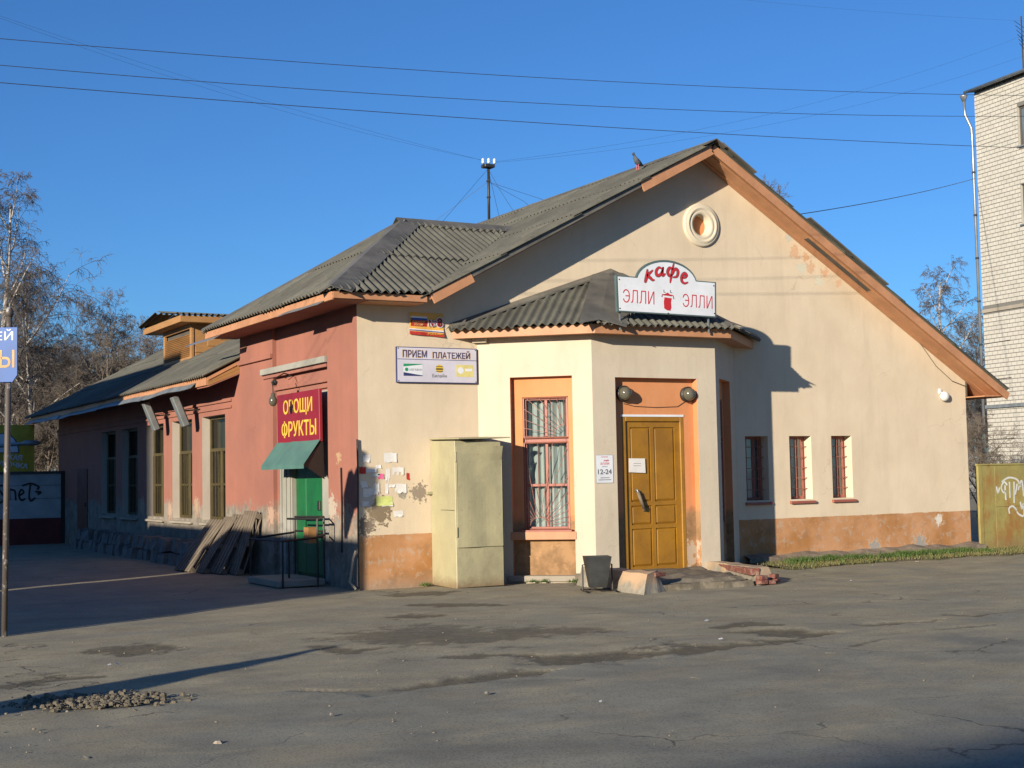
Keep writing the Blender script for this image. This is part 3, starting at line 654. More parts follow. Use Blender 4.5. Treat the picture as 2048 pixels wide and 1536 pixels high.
grill_window('window', WF, 0.662, 1.358, 0.763, 2.758, 2.10, -niche - 0.05, M['maroon'], M['glass'], M['curtain'])
grill_window('window', RF, 0.422, 1.128, 0.763, 2.758, 2.10, -niche - 0.05, M['maroon'], M['glass'], M['curtain'])
for (a, b, c, d) in front_windows:
    w_ = bpy.data.objects.new('window', None); C.objects.link(w_); w_.parent = cafe
    zo = -0.18; f = MB(); t = 0.05
    for (p, q, r_, s_) in ((a, a + t, c, d), (b - t, b, c, d), (a + t, b - t, c, c + t), (a + t, b - t, d - t, d), ((a + b) / 2 + .06, (a + b) / 2 + .09, c + t, d - t)): f.box(p, q, r_, s_, zo - 0.05, zo, FR)
    f.build('frame', M['maroon'], w_, bevel=0.004)
    p = MB(); P = lambda u, z: FR @ Vector((u, z, zo - 0.03)); p.quad(P(a + t, c + t), P(b - t, c + t), P(b - t, d - t), P(a + t, d - t)); p.build('pane', M['glass'], w_)
    g = MB()
    for i in range(1, 4): u = a + (b - a) * i / 4; g.tube([FR @ Vector((u, c + 0.02, zo + 0.05)), FR @ Vector((u, d - 0.02, zo + 0.05))], 0.007, 5)
    for i in range(1, 6): z = c + (d - c) * i / 6; g.tube([FR @ Vector((a, z, zo + 0.05)), FR @ Vector((b, z, zo + 0.05))], 0.007, 5)
    g.build('grille', M['grille'], w_)
    cu = MB(); P = lambda u, z, k_=0: FR @ Vector((u, z, zo - 0.15 + k_))
    for i in range(8):
        u_, v_ = a + (b - a) * i / 8, a + (b - a) * (i + 1) / 8; cu.quad(P(u_, c, 0.03 * (i % 2)), P(v_, c, 0.03 * ((i + 1) % 2)), P(v_, d, 0.03 * ((i + 1) % 2)), P(u_, d, 0.03 * (i % 2)))
    cu.build('curtain', M['curtain'], w_)
    s = MB(); s.hexa([(a - 0.03, -0.05, c - 0.075), (b + 0.04, -0.05, c - 0.075), (b + 0.04, 0.2, c - 0.06), (a - 0.03, 0.2, c - 0.06)], [(a - 0.03, -0.05, c - 0.035), (b + 0.04, -0.05, c - 0.035), (b + 0.04, 0.2, c + 0.004), (a - 0.03, 0.2, c + 0.004)])
    s.build('window_sill', M['maroon'], w_, bevel=0.004)
for i, (a, b, c, d) in enumerate(lw):
    w_ = bpy.data.objects.new('window', None); C.objects.link(w_); w_.parent = cafe
    zo = -0.15; f = MB(); t = 0.06; zs = c + (d - c) * 0.66
    for (p, q, r_, s_) in ((a, a + t, c, d), (b - t, b, c, d), (a + t, b - t, c, c + t), (a + t, b - t, d - t, d), (a + t, b - t, zs, zs + 0.06), ((a + b) / 2 - .03, (a + b) / 2 + .03, c + t, zs), (a + t, (a + b) / 2 - .03, c + 0.65, c + 0.69), ((a + b) / 2 + .03, b - t, c + 0.65, c + 0.69)):
        f.box(p, q, r_, s_, zo - 0.05, zo, LF)
    f.build('frame', M['brown'], w_, bevel=0.004)
    for (p_, q_, r_, s_) in ((a + t, (a + b) / 2 - .03, c + t, c + .65), ((a + b) / 2 + .03, b - t, c + t, c + .65), (a + t, (a + b) / 2 - .03, c + .69, zs), ((a + b) / 2 + .03, b - t, c + .69, zs), (a + t, b - t, zs + .06, d - t)):
        p = MB(); P = lambda u, z: LF @ Vector((u, z, zo - 0.03)); p.quad(P(p_, r_), P(q_, r_), P(q_, s_), P(p_, s_)); p.build('pane', M['glass_dirty'], w_)
    g = MB()
    for j in range(1, 9): u = a + (b - a) * j / 9; g.tube([LF @ Vector((u, c + 0.02, zo + 0.04)), LF @ Vector((u, zs, zo + 0.04))], 0.008, 5)
    g.build('grille', M['brown'], w_)
    cu = MB(); P = lambda u, z, k_=0: LF @ Vector((u, z, zo - 0.16 + k_)); n = 18
    for j in range(n):
        u_, v_ = a + (b - a) * j / n, a + (b - a) * (j + 1) / n
        ka, kb = 0.03 * math.sin(j * 1.7), 0.03 * math.sin((j + 1) * 1.7); cu.quad(P(u_, c, ka), P(v_, c, kb), P(v_, d, kb), P(u_, d, ka))
    cu.build('curtain', M['curtain_brown'], w_, smooth=True)
    s = MB(); wv = [0.02 * wav(i * 3.3, k_, 0) for k_ in range(3)]
    s.hexa([LF @ Vector(p) for p in ((a - 0.04, c - 0.10, 0.06), (b + 0.04, c - 0.10 + wv[0], 0.06), (b + 0.04, c - 0.05, -0.15), (a - 0.04, c - 0.05, -0.15))], [LF @ Vector(p) for p in ((a - 0.04, c - 0.06, 0.06), (b + 0.04, c - 0.06 + wv[0], 0.06), (b + 0.04, c + 0.004, -0.15), (a - 0.04, c + 0.004, -0.15))])
    s.build('window_sill', M['concrete'], w_, bevel=0.004)
# far narrow door in the side wall
fd = MB().box(-0.03, 0.001, 17.4, 18.5, 0.15, 1.95).build('door', blotchy('rust brown door', (0.20, 0.07, 0.04), None, 3, 0.7), cafe, bevel=0.004)
MB().box(-0.05, -0.03, 17.5, 17.6, 1.0, 1.1).build('handle', M['black'], fd)

# ---- corrugated roofs
roof = bpy.data.objects.new('roof', None); C.objects.link(roof); roof.parent = cafe
bay_roof = bpy.data.objects.new('bay_roof', None); C.objects.link(bay_roof); bay_roof.parent = cafe
corner_roof = bpy.data.objects.new('corner_roof', None); C.objects.link(corner_roof); corner_roof.parent = cafe
WAVE = 0.13
def sheet_bm(w_, l_, amp=0.024, thick=0.007):
    bm = bmesh.new(); n = int(round(w_ / WAVE * 6)); cols = []
    for i in range(n + 1):
        u = w_ * i / n; z = amp * math.sin(2 * math.pi * u / WAVE)
        cols.append((bm.verts.new((u, 0, z)), bm.verts.new((u, l_, z))))
    for a, b in zip(cols[:-1], cols[1:]): bm.faces.new([a[0], b[0], b[1], a[1]])
    return bm
def finish(bm, thick=0.008):
    for f in bm.faces: f.smooth = True
    bmesh.ops.recalc_face_normals(bm, faces=bm.faces)
    if bm.faces and sum(f.normal.z for f in bm.faces) < 0: bmesh.ops.reverse_faces(bm, faces=bm.faces[:])
    r_ = bmesh.ops.extrude_face_region(bm, geom=bm.faces[:])
    vs_ = [g for g in r_['geom'] if isinstance(g, bmesh.types.BMVert)]
    bmesh.ops.translate(bm, verts=vs_, vec=(0, 0, -thick))
    bmesh.ops.recalc_face_normals(bm, faces=bm.faces)
    for e in bm.edges:
        if len(e.link_faces) == 2 and e.calc_face_angle(0) > 0.9: e.smooth = False
def corrugated(parent, O, U, V, width, length, clips=(), sw=1.04, sl=1.62, jit=1.0, mat=M['slate'], amp=0.024):
    """sheets laid on the slope: U along the eave, V up the slope; clips = (u, v, nu, nv) half planes kept where n.p<=0"""
    U = Vector(U).normalized(); V = Vector(V).normalized(); Nn = U.cross(V).normalized()
    base = Matrix((U, V, Nn)).transposed().to_4x4(); base.translation = Vector(O)
    step = sl - 0.14; shared = None; nr = math.ceil(length / step - 0.05); nc = math.ceil(width / sw - 0.02)
    for r_ in range(nr):
        for c_ in range(nc):
            u0 = c_ * sw; v0 = r_ * step; w_ = min(sw, width - u0); l_ = min(sl, length - v0)
            if w_ < 0.1 or l_ < 0.1: continue
            corners = [(u0, v0), (u0 + w_, v0), (u0 + w_, v0 + l_), (u0, v0 + l_)]
            if any(all((u - cu) * nu + (v - cv) * nv > 0 for (u, v) in corners) for (cu, cv, nu, nv) in clips): continue
            need = [cl for cl in clips if any((u - cl[0]) * cl[2] + (v - cl[1]) * cl[3] > 0 for (u, v) in corners)]
            full = (not need and abs(w_ - sw) < 1e-3 and abs(l_ - sl) < 1e-3)
            if full and shared: me = shared
            else:
                bm = sheet_bm(w_, l_, amp)
                for (cu, cv, nu, nv) in need:
                    bmesh.ops.bisect_plane(bm, geom=bm.verts[:] + bm.edges[:] + bm.faces[:], plane_co=(cu - u0, cv - v0, 0), plane_no=(nu, nv, 0), clear_outer=True)
                if len(bm.faces) < 2: bm.free(); continue
                finish(bm); me = bpy.data.meshes.new('roofing_sheet'); bm.to_mesh(me); bm.free(); me.materials.append(mat)
                if full: shared = me
            tilt = 0.022 / sl
            L_ = Matrix.Translation((u0 + random.uniform(-.006, .006) * jit, v0 + random.uniform(-.035, .02) * jit, 0.030 + random.uniform(-.003, .008))) @ Matrix.Rotation(-tilt, 4, 'X') @ Matrix.Rotation(random.uniform(-.008, .008) * jit, 4, 'Z')
            link('roofing_sheet', me, parent, base @ L_)
# main left slope
xe = -0.66; s_l = math.hypot(1, SL)
zL = lambda x: ZR - SL * (XR - x)
corrugated(roof, (xe, 22.2, zL(xe)), (0, -1, 0), (1, 0, SL), 16.9, (XR - xe) * s_l)
corrugated(roof, (0.80, 5.3, zL(0.80)), (0, -1, 0), (1, 0, SL), 5.84, (XR - 0.80) * s_l)
# main right slope
s_r = math.hypot(1, SR); xr1 = 12.86
corrugated(roof, (xr1, -0.54, ZR - SR * (xr1 - XR)), (0, 1, 0), (-1, 0, SR), 22.7, (xr1 - XR) * s_r)
# underlay boards so no light leaks
mb = MB()
def slab(mb, P, n, t):
    n = Vector(n).normalized() * t; P = [Vector(p) for p in P]; mb.hexa([p - n for p in P], P)
nL = (-SL, 0, 1); nR = (SR, 0, 1)
slab(mb, [(-0.6, 5.33, zL(-0.6) - 0.04), (-0.6, 22.1, zL(-0.6) - 0.04), (XR, 22.1, ZR - 0.04), (XR, 5.33, ZR - 0.04)], nL, 0.05)
slab(mb, [(0.86, -0.48, zL(0.86) - 0.04), (0.86, 5.32, zL(0.86) - 0.04), (XR, 5.32, ZR - 0.04), (XR, -0.48, ZR - 0.04)], nL, 0.05)
mb.build('roof_boarding', M['orange_wood'], roof)
mb = MB()
zRr = lambda x: ZR - SR * (x - XR)
slab(mb, [(XR + 0.02, -0.48, zRr(XR + 0.02) - 0.04), (XR + 0.02, 22.1, zRr(XR + 0.02) - 0.04), (12.82, 22.1, zRr(12.82) - 0.04), (12.82, -0.48, zRr(12.82) - 0.04)], nR, 0.05)
mb.build('roof_boarding', M['orange_wood'], roof)
# soffit boards on the right gable overhang, each board its own piece
for i in range(4):
    y0 = -0.47 + i * 0.118; zo = 0.100 + 0.010 * (i % 2)
    mb = MB(); slab(mb, [(XR + 0.05, y0, zRr(XR + 0.05) - zo), (XR + 0.05, y0 + 0.112, zRr(XR + 0.05) - zo), (12.80, y0 + 0.112, zRr(12.80) - zo), (12.80, y0, zRr(12.80) - zo)], nR, 0.02)
    mb.build('soffit_board', M['orange_wood'], roof)
# grey scar on the soffit
mb = MB(); slab(mb, [(8.3, -0.33, zRr(8.3) - 0.131), (8.3, -0.22, zRr(8.3) - 0.131), (9.7, -0.22, zRr(9.7) - 0.131), (9.7, -0.33, zRr(9.7) - 0.131)], nR, 0.008); mb.build('soffit_board', M['darkwood'], roof)
mb = MB(); slab(mb, [(1.3, -0.47, zL(1.3) - 0.10), (1.3, 0.0, zL(1.3) - 0.10), (XR, 0.0, ZR - 0.10), (XR, -0.47, ZR - 0.10)], nL, 0.02); mb.build('soffit_board', M['orange_wood'], roof)
# barge boards
mb = MB(); slab(mb, [(XR + 0.04, -0.505, zRr(XR + 0.04) - 0.005), (XR + 0.04, -0.475, zRr(XR + 0.04) - 0.005), (12.92, -0.475, zRr(12.92) - 0.005), (12.92, -0.505, zRr(12.92) - 0.005)], nR, 0.14)
mb.build('barge_board', M['orange_wood'], roof, bevel=0.004)
for (xa, xb, ta) in ((0.95, 1.62, 0.15), (4.7, XR - 0.04, 0.16)):
    mb = MB(); slab(mb, [(xa, -0.505, zL(xa) - 0.02), (xa, -0.475, zL(xa) - 0.02), (xb, -0.475, zL(xb) - 0.02), (xb, -0.505, zL(xb) - 0.02)], nL, ta)
    mb.build('barge_board', M['orange_wood'], roof, bevel=0.004)
mb = MB(); slab(mb, [(1.63, -0.500, zL(1.63) - 0.02), (1.63, -0.475, zL(1.63) - 0.02), (4.69, -0.475, zL(4.69) - 0.02), (4.69, -0.500, zL(4.69) - 0.02)], nL, 0.07)
mb.build('verge_strip', M['slate_flat'], roof)
# ridge cap
mb = MB()
for s_ in (-1, 1):
    sl_ = SL if s_ < 0 else SR; x = XR + s_ * 0.20
    slab(mb, [(XR, -0.62, ZR + 0.05), (XR, 22.2, ZR + 0.05), (x, 22.2, ZR + 0.05 - sl_ * 0.2), (x, -0.62, ZR + 0.05 - sl_ * 0.2)], (s_ * sl_, 0, 1), 0.012)
mb.build('ridge_cap', M['slate_flat'], roof)
# cement sheets repaired on the right verge
for (x0, x1, y0) in ((8.15, 9.9, -0.58), (6.3, 7.0, -0.60)):
    mb = MB(); slab(mb, [(x0, y0, zRr(x0) + 0.09), (x0, 0.2, zRr(x0) + 0.09), (x1, 0.2, zRr(x1) + 0.075), (x1, y0, zRr(x1) + 0.075)], nR, 0.02); mb.build('patch_sheet', M['slate_flat'], roof)
# boxed eave on the right end
ex = 12.86; ez = zRr(ex) - 0.11
for i in range(4):
    x0 = W_ + 0.02 + i * 0.135
    MB().box(x0, x0 + 0.125, -0.44 + (0.01 * i), 21, 2.87 + 0.004 * i, 2.89 + 0.004 * i).build('soffit_board', M['orange_wood'], roof)
MB().box(W_ + 0.005, W_ + 0.03, -0.02, 21, 2.9, 3.3).build('soffit_board', M['darkwood'], roof)
MB().box(12.83, 12.87, -0.46, 22, 2.86, 3.0).build('fascia_board', M['orange_wood'], roof)
# left eave: fascia, loose zinc gutter sheets
MB().box(-0.60, -0.565, 5.4, 22.1, zL(-0.6) - 0.17, zL(-0.6) - 0.03).build('fascia_board', M['orange_wood'], roof)
mb = MB(); slab(mb, [(-0.56, 5.34, zL(-0.56) - 0.2), (-0.56, 21.9, zL(-0.56) - 0.2), (0.0, 21.9, 3.50), (0.0, 5.34, 3.50)], (0, 0, 1), 0.02); mb.build('soffit_board', M['salmon'], roof)
for (z0_, z1_) in ((0.0, 0.33), (0.35, 0.66), (0.68, 1.0)):
    q0_, q1_ = (-0.58, zL(-0.58) - 0.19, zL(-0.58) - 0.05), (-0.002, 3.50, zL(0) - 0.05)
    lo_ = [(q[0], 5.345, q[1] + (q[2] - q[1]) * z0_) for q in (q0_, q1_)]; hi_ = [(q[0], 5.345, q[1] + (q[2] - q[1]) * z1_) for q in (q0_, q1_)]; dv_ = Vector((0, 0.02, 0))
    MB().hexa([lo_[0], lo_[1], Vector(lo_[1]) + dv_, Vector(lo_[0]) + dv_], [hi_[0], hi_[1], Vector(hi_[1]) + dv_, Vector(hi_[0]) + dv_]).build('end_board', M['board'], roof)
for (y0, y1, dz, dx) in ((6.0, 9.6, 0.0, 0.0), (9.5, 13.5, -0.015, 0.02), (13.4, 17.8, -0.03, 0.0), (17.7, 22.0, -0.02, 0.02)):
    mb = MB(); n = 10
    for i in range(n):
        ya, yb = y0 + (y1 - y0) * i / n, y0 + (y1 - y0) * (i + 1) / n
        f_ = lambda y: 0.05 * wav(y * 0.6, 3, 0)
        za, zb = zL(-0.66) - 0.17 + dz + f_(ya), zL(-0.66) - 0.17 + dz + f_(yb)
        mb.hexa([(-0.60 - dx, ya, za + 0.10), (-0.60 - dx, yb, zb + 0.10), (-0.70 - dx, yb, zb), (-0.70 - dx, ya, za)], [(-0.605 - dx, ya, za + 0.105), (-0.605 - dx, yb, zb + 0.105), (-0.705 - dx, yb, zb + 0.006), (-0.705 - dx, ya, za + 0.006)])
    mb.build('gutter_sheet', M['zinc'], roof)
# raised corner roof: hip with its own short ridge
AP = Vector((1.94, 2.5, 5.88)); RE = Vector((3.90, 2.5, 5.88)); ZE = 4.22; EX = -0.62; EY = -0.55
E0 = Vector((EX, EY, ZE)); E1 = Vector((EX, 5.55, ZE)); FXr = XR - (ZR - ZE) / SL
Vf = Vector((0, AP.y - EY, AP.z - ZE)); lf = Vf.length          # front slope
O_ = Vector((EX, EY, ZE)); hu = AP.x - EX
corrugated(corner_roof, O_, (1, 0, 0), Vf, RE.x - EX + 0.05, lf, clips=[(0, 0, -lf, hu), (FXr - EX + 0.05, 0, lf, -(RE.x - FXr))], sl=1.75)
Vl = Vector((AP.x - EX, 0, AP.z - ZE)); ll = Vl.length; O2 = Vector((EX, 5.55, ZE))
corrugated(corner_roof, O2, (0, -1, 0), Vl, 6.10, ll, clips=[(0, 0, -ll, 3.05), (6.10, 0, ll, 3.05)], sl=1.75)
Vb = Vector((0, -(5.55 - AP.y), AP.z - ZE)); lb = Vb.length
corrugated(corner_roof, (4.2, 5.55, ZE), (-1, 0, 0), Vb, 4.2 - EX, lb, clips=[(4.2 - EX, 0, lb, 4.2 - EX - (4.2 - AP.x)), (3.3, 0, -lb, -(0.0)) if False else (4.2 - EX, 0, lb, hu)], sl=1.75)
# hip and ridge flashing
def strip(p, q, side1, side2, wd, m, parent, name='hip_flashing', lift=0.06, seg=8, wob=0.015):
    p, q = Vector(p), Vector(q); mb = MB()
    n1, n2 = Vector(side1).normalized(), Vector(side2).normalized()
    for i in range(seg):
        a = p.lerp(q, i / seg); b = p.lerp(q, (i + 1) / seg); L_ = Vector((0, 0, lift))
        w1 = lambda k_: Vector((0, 0, wob * wav(k_ * 0.9, 7, p.x)))
        for nn in (n1, n2):
            mb.hexa([a + L_, b + L_, b + nn * wd + Vector((0, 0, lift * 0.6)) + w1(i + 1), a + nn * wd + Vector((0, 0, lift * 0.6)) + w1(i)], [a + L_ + Vector((0, 0, .008)), b + L_ + Vector((0, 0, .008)), b + nn * wd + Vector((0, 0, lift * 0.6 + .008)) + w1(i + 1), a + nn * wd + Vector((0, 0, lift * 0.6 + .008)) + w1(i)])
    return mb.build(name, m, parent)
hip = (AP - E0)
fside = Vector((1, 0, 0)) ; 
strip(E0 + Vector((0, 0, 0.0)), AP, Vector((0.82, 0.0, 0)) + Vector((0, -0.35, -0.19)), Vector((0, 0.85, 0)) + Vector((-0.3, 0, -0.19)), 0.30, M['slate_flat'], corner_roof)
strip(AP + Vector((-0.15, 0, 0.0)), RE + Vector((0.1, 0, 0)), Vector((0, -1, -0.55)), Vector((0, 1, -0.55)), 0.22, M['slate_flat'], corner_roof, 'ridge_flashing')
strip(E1, AP, Vector((0.82, 0.35, -0.19)), Vector((-0.3, -0.85, -0.19)), 0.2, M['slate_flat'], corner_roof)
# corner roof boarding, fascia, soffit
mb = MB(); dz = Vector((0, 0, -0.045))
mb.add([E0 + Vector((.04, .04, 0)) + dz, E1 + Vector((.04, -.04, 0)) + dz, AP + dz, RE + dz, Vector((FXr, EY + .04, ZE)) + dz, Vector((FXr, 5.5, ZE)) + dz], [(0, 2, 1), (0, 4, 3, 2), (1, 2, 3, 5)]); mb.build('roof_boarding', M['darkwood'], corner_roof)
MB().box(EX + 0.05, FXr + 0.02, EY + 0.04, EY + 0.07, ZE - 0.10, ZE - 0.005).build('fascia_board', M['orange_wood'], corner_roof, bevel=0.003)
MB().box(EX + 0.04, EX + 0.07, EY + 0.07, 5.5, ZE - 0.12, ZE - 0.005).build('fascia_board', M['orange_wood'], corner_roof, bevel=0.003)
MB().box(EX + 0.07, 0.0, EY + 0.07, 5.5, ZE - 0.11, ZE - 0.09).build('soffit_board', M['salmon'], corner_roof)
MB().box(0.0, FXr, EY + 0.07, 0.0, ZE - 0.11, ZE - 0.09).build('soffit_board', M['orange_wood'], corner_roof)
for (y0, y1, o_) in ((-0.2, 1.5, 0.02), (4.6, 6.4, 0.05)):
    mb = MB(); n = 6
    for i in range(n):
        ya, yb = y0 + (y1 - y0) * i / n, y0 + (y1 - y0) * (i + 1) / n; f_ = lambda y: 0.03 * wav(y * 1.3, 9, 0)
        za, zb = ZE - 0.14 + f_(ya) - o_, ZE - 0.14 + f_(yb) - o_
        mb.hexa([(EX + .04, ya, za + 0.06), (EX + .04, yb, zb + 0.06), (EX - .06, yb, zb), (EX - .06, ya, za)], [(EX + .04, ya, za + 0.066), (EX + .04, yb, zb + 0.066), (EX - .06, yb, zb + .006), (EX - .06, ya, za + .006)])
    mb.build('gutter_sheet', M['zinc'], corner_roof)
# bay roof
dd = 0.33; zb0 = 3.80
e0 = Vector((1.967 - dd / 0.668, 0, zb0)); e1 = Vector((3.272 - .383 * dd, -1.173 - dd, zb0)); e2 = Vector((5.566 + .383 * dd, -1.173 - dd, zb0)); e3 = Vector((6.87 + dd / 0.668, 0, zb0))
PB = Vector((4.42, 0, 4.78))
def tri_slope(a, b, top, parent, over=0.06):
    U = (b - a).normalized(); L_ = (b - a).length; s_ = (top - a).dot(U); foot = a + U * s_; V = top - foot; H_ = V.length; Vn = V.normalized()
    O = a - Vn * over
    # clip lines through a-top and b-top in (u, v) shifted by over
    corrugated(parent, O, U, Vn, L_, H_ + over, clips=[(0, over, -H_, s_), (L_, over, H_, L_ - s_)], sw=1.04, sl=1.2)
tri_slope(e0, e1, PB, bay_roof); tri_slope(e1, e2, PB, bay_roof); tri_slope(e2, e3, PB, bay_roof)
strip(e1 + Vector((0.05, -0.04, -0.02)), PB, Vector((0.9, -0.25, -0.2)), Vector((-0.75, -0.15, -0.1)), 0.42, M['slate_flat'], bay_roof, wob=0.05)
strip(e2, PB, Vector((0.75, -0.15, -0.1)), Vector((-0.9, -0.2, -0.2)), 0.22, M['slate_flat'], bay_roof, wob=0.05)
# flashing boards against the gable wall
for (p, q) in ((e0 + Vector((0.02, 0, -0.02)), PB), (PB, e3)):
    mb = MB(); dxy = Vector((0, -0.10, -0.02)); u_ = Vector((0, 0, 0.10))
    mb.hexa([p + Vector((0, -0.001, 0.03)), q + Vector((0, -0.001, 0.03)), q + dxy + Vector((0, 0, 0.03)), p + dxy + Vector((0, 0, 0.03))], [p + Vector((0, -0.001, 0.10)), q + Vector((0, -0.001, 0.10)), q + dxy + Vector((0, 0, 0.06)), p + dxy + Vector((0, 0, 0.06))])
    mb.build('wall_flashing', M['slate_flat'], bay_roof)
# bay eave: fascia boards and soffit
mb = MB(); ins = 0.05
f0 = Vector((1.967 - (dd - ins) / 0.668, 0, 0)); f1 = Vector((3.272 - .383 * (dd - ins), -1.173 - (dd - ins), 0)); f2 = Vector((5.566 + .383 * (dd - ins), -1.173 - (dd - ins), 0)); f3 = Vector((6.87 + (dd - ins) / 0.668, 0, 0))
for (p, q) in ((f0, f1), (f1, f2), (f2, f3)):
    fb = MB(); n_ = Vector((q - p)).cross(Vector((0, 0, 1))).normalized() * -0.025
    fb.hexa([p + Vector((0, 0, 3.655)), q + Vector((0, 0, 3.655)), q + n_ + Vector((0, 0, 3.655)), p + n_ + Vector((0, 0, 3.655))], [p + Vector((0, 0, 3.79)), q + Vector((0, 0, 3.79)), q + n_ + Vector((0, 0, 3.79)), p + n_ + Vector((0, 0, 3.79))])
    fb.build('fascia_board', M['orange_wood'], bay_roof)
zs_ = 3.665
mb.add([f0 + Vector((0.03, 0, zs_)), f1 + Vector((0.01, .02, zs_)), f2 + Vector((-.01, .02, zs_)), f3 + Vector((-0.03, 0, zs_)), D_ + Vector((0, 0, zs_)), C_ + Vector((0, 0, zs_)), B_ + Vector((0, 0, zs_)), A_ + Vector((0, 0, zs_))], [(0, 1, 6, 7), (1, 2, 5, 6), (2, 3, 4, 5)])
mb.build('soffit_board', M['orange_wood'], bay_roof)
MB().box(-0.05, 0.16, 3.60, 3.665, -0.01, 0.10, WF).build('soffit_board', M['bay'], bay_roof)
# gable wall fill inside roof so bay roof is closed from the wall: nothing needed

# dormer on the main left slope
dm = bpy.data.objects.new('dormer', None); C.objects.link(dm); dm.parent = cafe
dx_, dy0, dy1 = 0.89, 11.28, 13.5; zt_ = 5.05
MB().box(dx_, 3.0, dy0, dy0 + 0.04, zL(dx_), zt_).build('side_board', M['board'], dm)
for i in range(5):
    z0 = zL(dx_) + 0.02 + i * 0.145
    MB().box(max(dx_ + 0.06, XR - (ZR - z0) / SL - .25), 2.6, dy0 - 0.018, dy0, z0 + 0.01, z0 + 0.135).build('side_board', M['board'], dm, bevel=0.004)
MB().box(dx_, 3.0, dy1 - 0.04, dy1, zL(dx_), zt_).build('side_board', M['board'], dm)
fr = MB()
for (y0, y1, z0, z1) in ((dy0 - 0.02, dy0 + 0.10, zL(dx_) - 0.02, zt_), (dy1 - 0.10, dy1, zL(dx_) - 0.02, zt_), (dy0 + .1, dy1 - .1, zt_ - 0.12, zt_), (dy0 + .1, dy1 - .1, zL(dx_) - 0.02, zL(dx_) + 0.09)): fr.box(dx_ - 0.03, dx_ + 0.03, y0, y1, z0, z1)
fr.build('frame', M['board'], dm, bevel=0.004)
for i in range(12):
    z0 = zL(dx_) + 0.11 + i * 0.041
    sM = Matrix.Translation((dx_, 0, z0)) @ Matrix.Rotation(R(35), 4, 'Y')
    MB().box(-0.03, 0.03, dy0 + 0.1, dy1 - 0.1, -0.005, 0.006, sM).build('louvre_slat', M['board'], dm)
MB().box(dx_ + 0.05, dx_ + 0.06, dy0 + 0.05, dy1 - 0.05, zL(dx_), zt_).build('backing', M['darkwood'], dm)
MB().box(dx_ - 0.35, 3.6, dy0 - 0.30, dy1 + 0.55, zt_ - 0.02, zt_ + 0.12, Matrix.Identity(4)).build('eave_board', M['board'], dm, bevel=0.004)
for (yy, sgn) in ((dy0 - 0.36, 1),):
    Vv = Vector((0, 1, 0.12)); corrugated(dm, (dx_ - 0.45, dy0 - 0.36, zt_ + 0.12), (1, 0, 0), (0, 1, 0.14), 3.6, 1.5, sl=1.62)
    corrugated(dm, (dx_ + 3.1, dy1 + 0.62, zt_ + 0.12), (-1, 0, 0), (0, -1, 0.14), 3.6, 1.5, sl=1.62)

# ---------------------------------------------------------------- things fixed to the cafe
# roof sign
SY = -1.55
sg = thing('roof_sign', 'white arched cafe sign with red script standing on the bay roof', 'sign', (4.40, SY, 3.95))
out = [(-0.91, 0.02), (0.91, 0.0), (0.925, 0.55), (0.58, 0.555)]
arc = [(0.0 + 0.56 * math.cos(a), 0.50 + 0.34 * math.sin(a)) for a in np.linspace(R(10), R(170), 18)]
out += arc + [(-0.58, 0.555), (-0.92, 0.56)]
SM = Matrix.Rotation(R(90), 4, 'X')
sc = lambda k_, o_: [((x) * k_[0], 0.28 + (z - 0.28) * k_[1]) for (x, z) in o_]
MB().prism(out, -0.03, 0.02, SM).build('frame', M['sign_edge'], sg)
MB().prism(sc((0.965, 0.935), out), 0.0201, 0.026, SM).build('panel', M['white'], sg)
for x in (-0.83, 0.80):
    MB().box(x - 0.011, x + 0.011, 0.03, 0.05, -0.24, 0.5).build('leg', M['zinc'], sg)
TM = lambda x, z, rot=0: SM @ Matrix.Translation((x, z, 0.0262)) @ Matrix.Rotation(rot, 4, 'Z')
text_obj('lettering', 'ЭЛЛИ', M['red'], TM(-0.53, 0.255, -0.02), width=0.56, height=0.20, parent=sg, bold=-0.012)
text_obj('lettering', 'ЭЛЛИ', M['red'], TM(0.555, 0.235, -0.02), width=0.56, height=0.20, parent=sg, bold=-0.012)
def script(mat, k_, zo):
    mb = MB(); T = SM @ Matrix.Translation((0, 0, 0.0262))
    S = {'k': [([(-.36, .68), (-.37, .60), (-.40, .50), (-.41, .47)], .036), ([(-.26, .67), (-.31, .63), (-.36, .585), (-.31, .55), (-.27, .52), (-.235, .525)], .034)],
         'a': [([(-.09, .70), (-.15, .715), (-.20, .66), (-.19, .60), (-.14, .60), (-.09, .66), (-.07, .73)], .034), ([(-.07, .73), (-.09, .65), (-.08, .60), (-.03, .63)], .034)],
         'f': [([(.13, .80), (.10, .70), (.07, .58), (.05, .49)], .030), ([(.11, .70), (.05, .72), (.01, .66), (.04, .60), (.09, .62)], .036), ([(.10, .62), (.15, .71), (.20, .68), (.18, .60), (.10, .58)], .034)],
         'e': [([(.27, .58), (.33, .59), (.36, .625), (.32, .65), (.27, .60), (.27, .53), (.32, .50), (.385, .52)], .036)]}
    for st_ in S.values():
        for pts, wd in st_:
            sp_ = spline(pts, 6); n = len(sp_); ws = [wd * k_ * (0.55 + 0.9 * math.sin(math.pi * min(1, (i + 0.8) / n))) for i in range(n)]
            ribbon(mb, sp_, ws, T, 0.0025, zo)
    return mb
script(M['grey_print'], 1.15, 0.0).build('lettering', M['grey_print'], sg)
script(M['red'], 0.75, 0.0026).build('lettering', M['red'], sg)
em = MB(); em.prism([(-.075, .20), (-.07, .10), (-.02, .075), (.04, .07), (.06, .12), (.055, .20), (.07, .26), (-.06, .27)], 0, 0.003, SM @ Matrix.Translation((0, 0, 0.0262)))
em.prism([(-.09, .30), (.08, .29), (.03, .325), (0, .345), (-.04, .325)], 0, 0.003, SM @ Matrix.Translation((0, 0, 0.0262)))
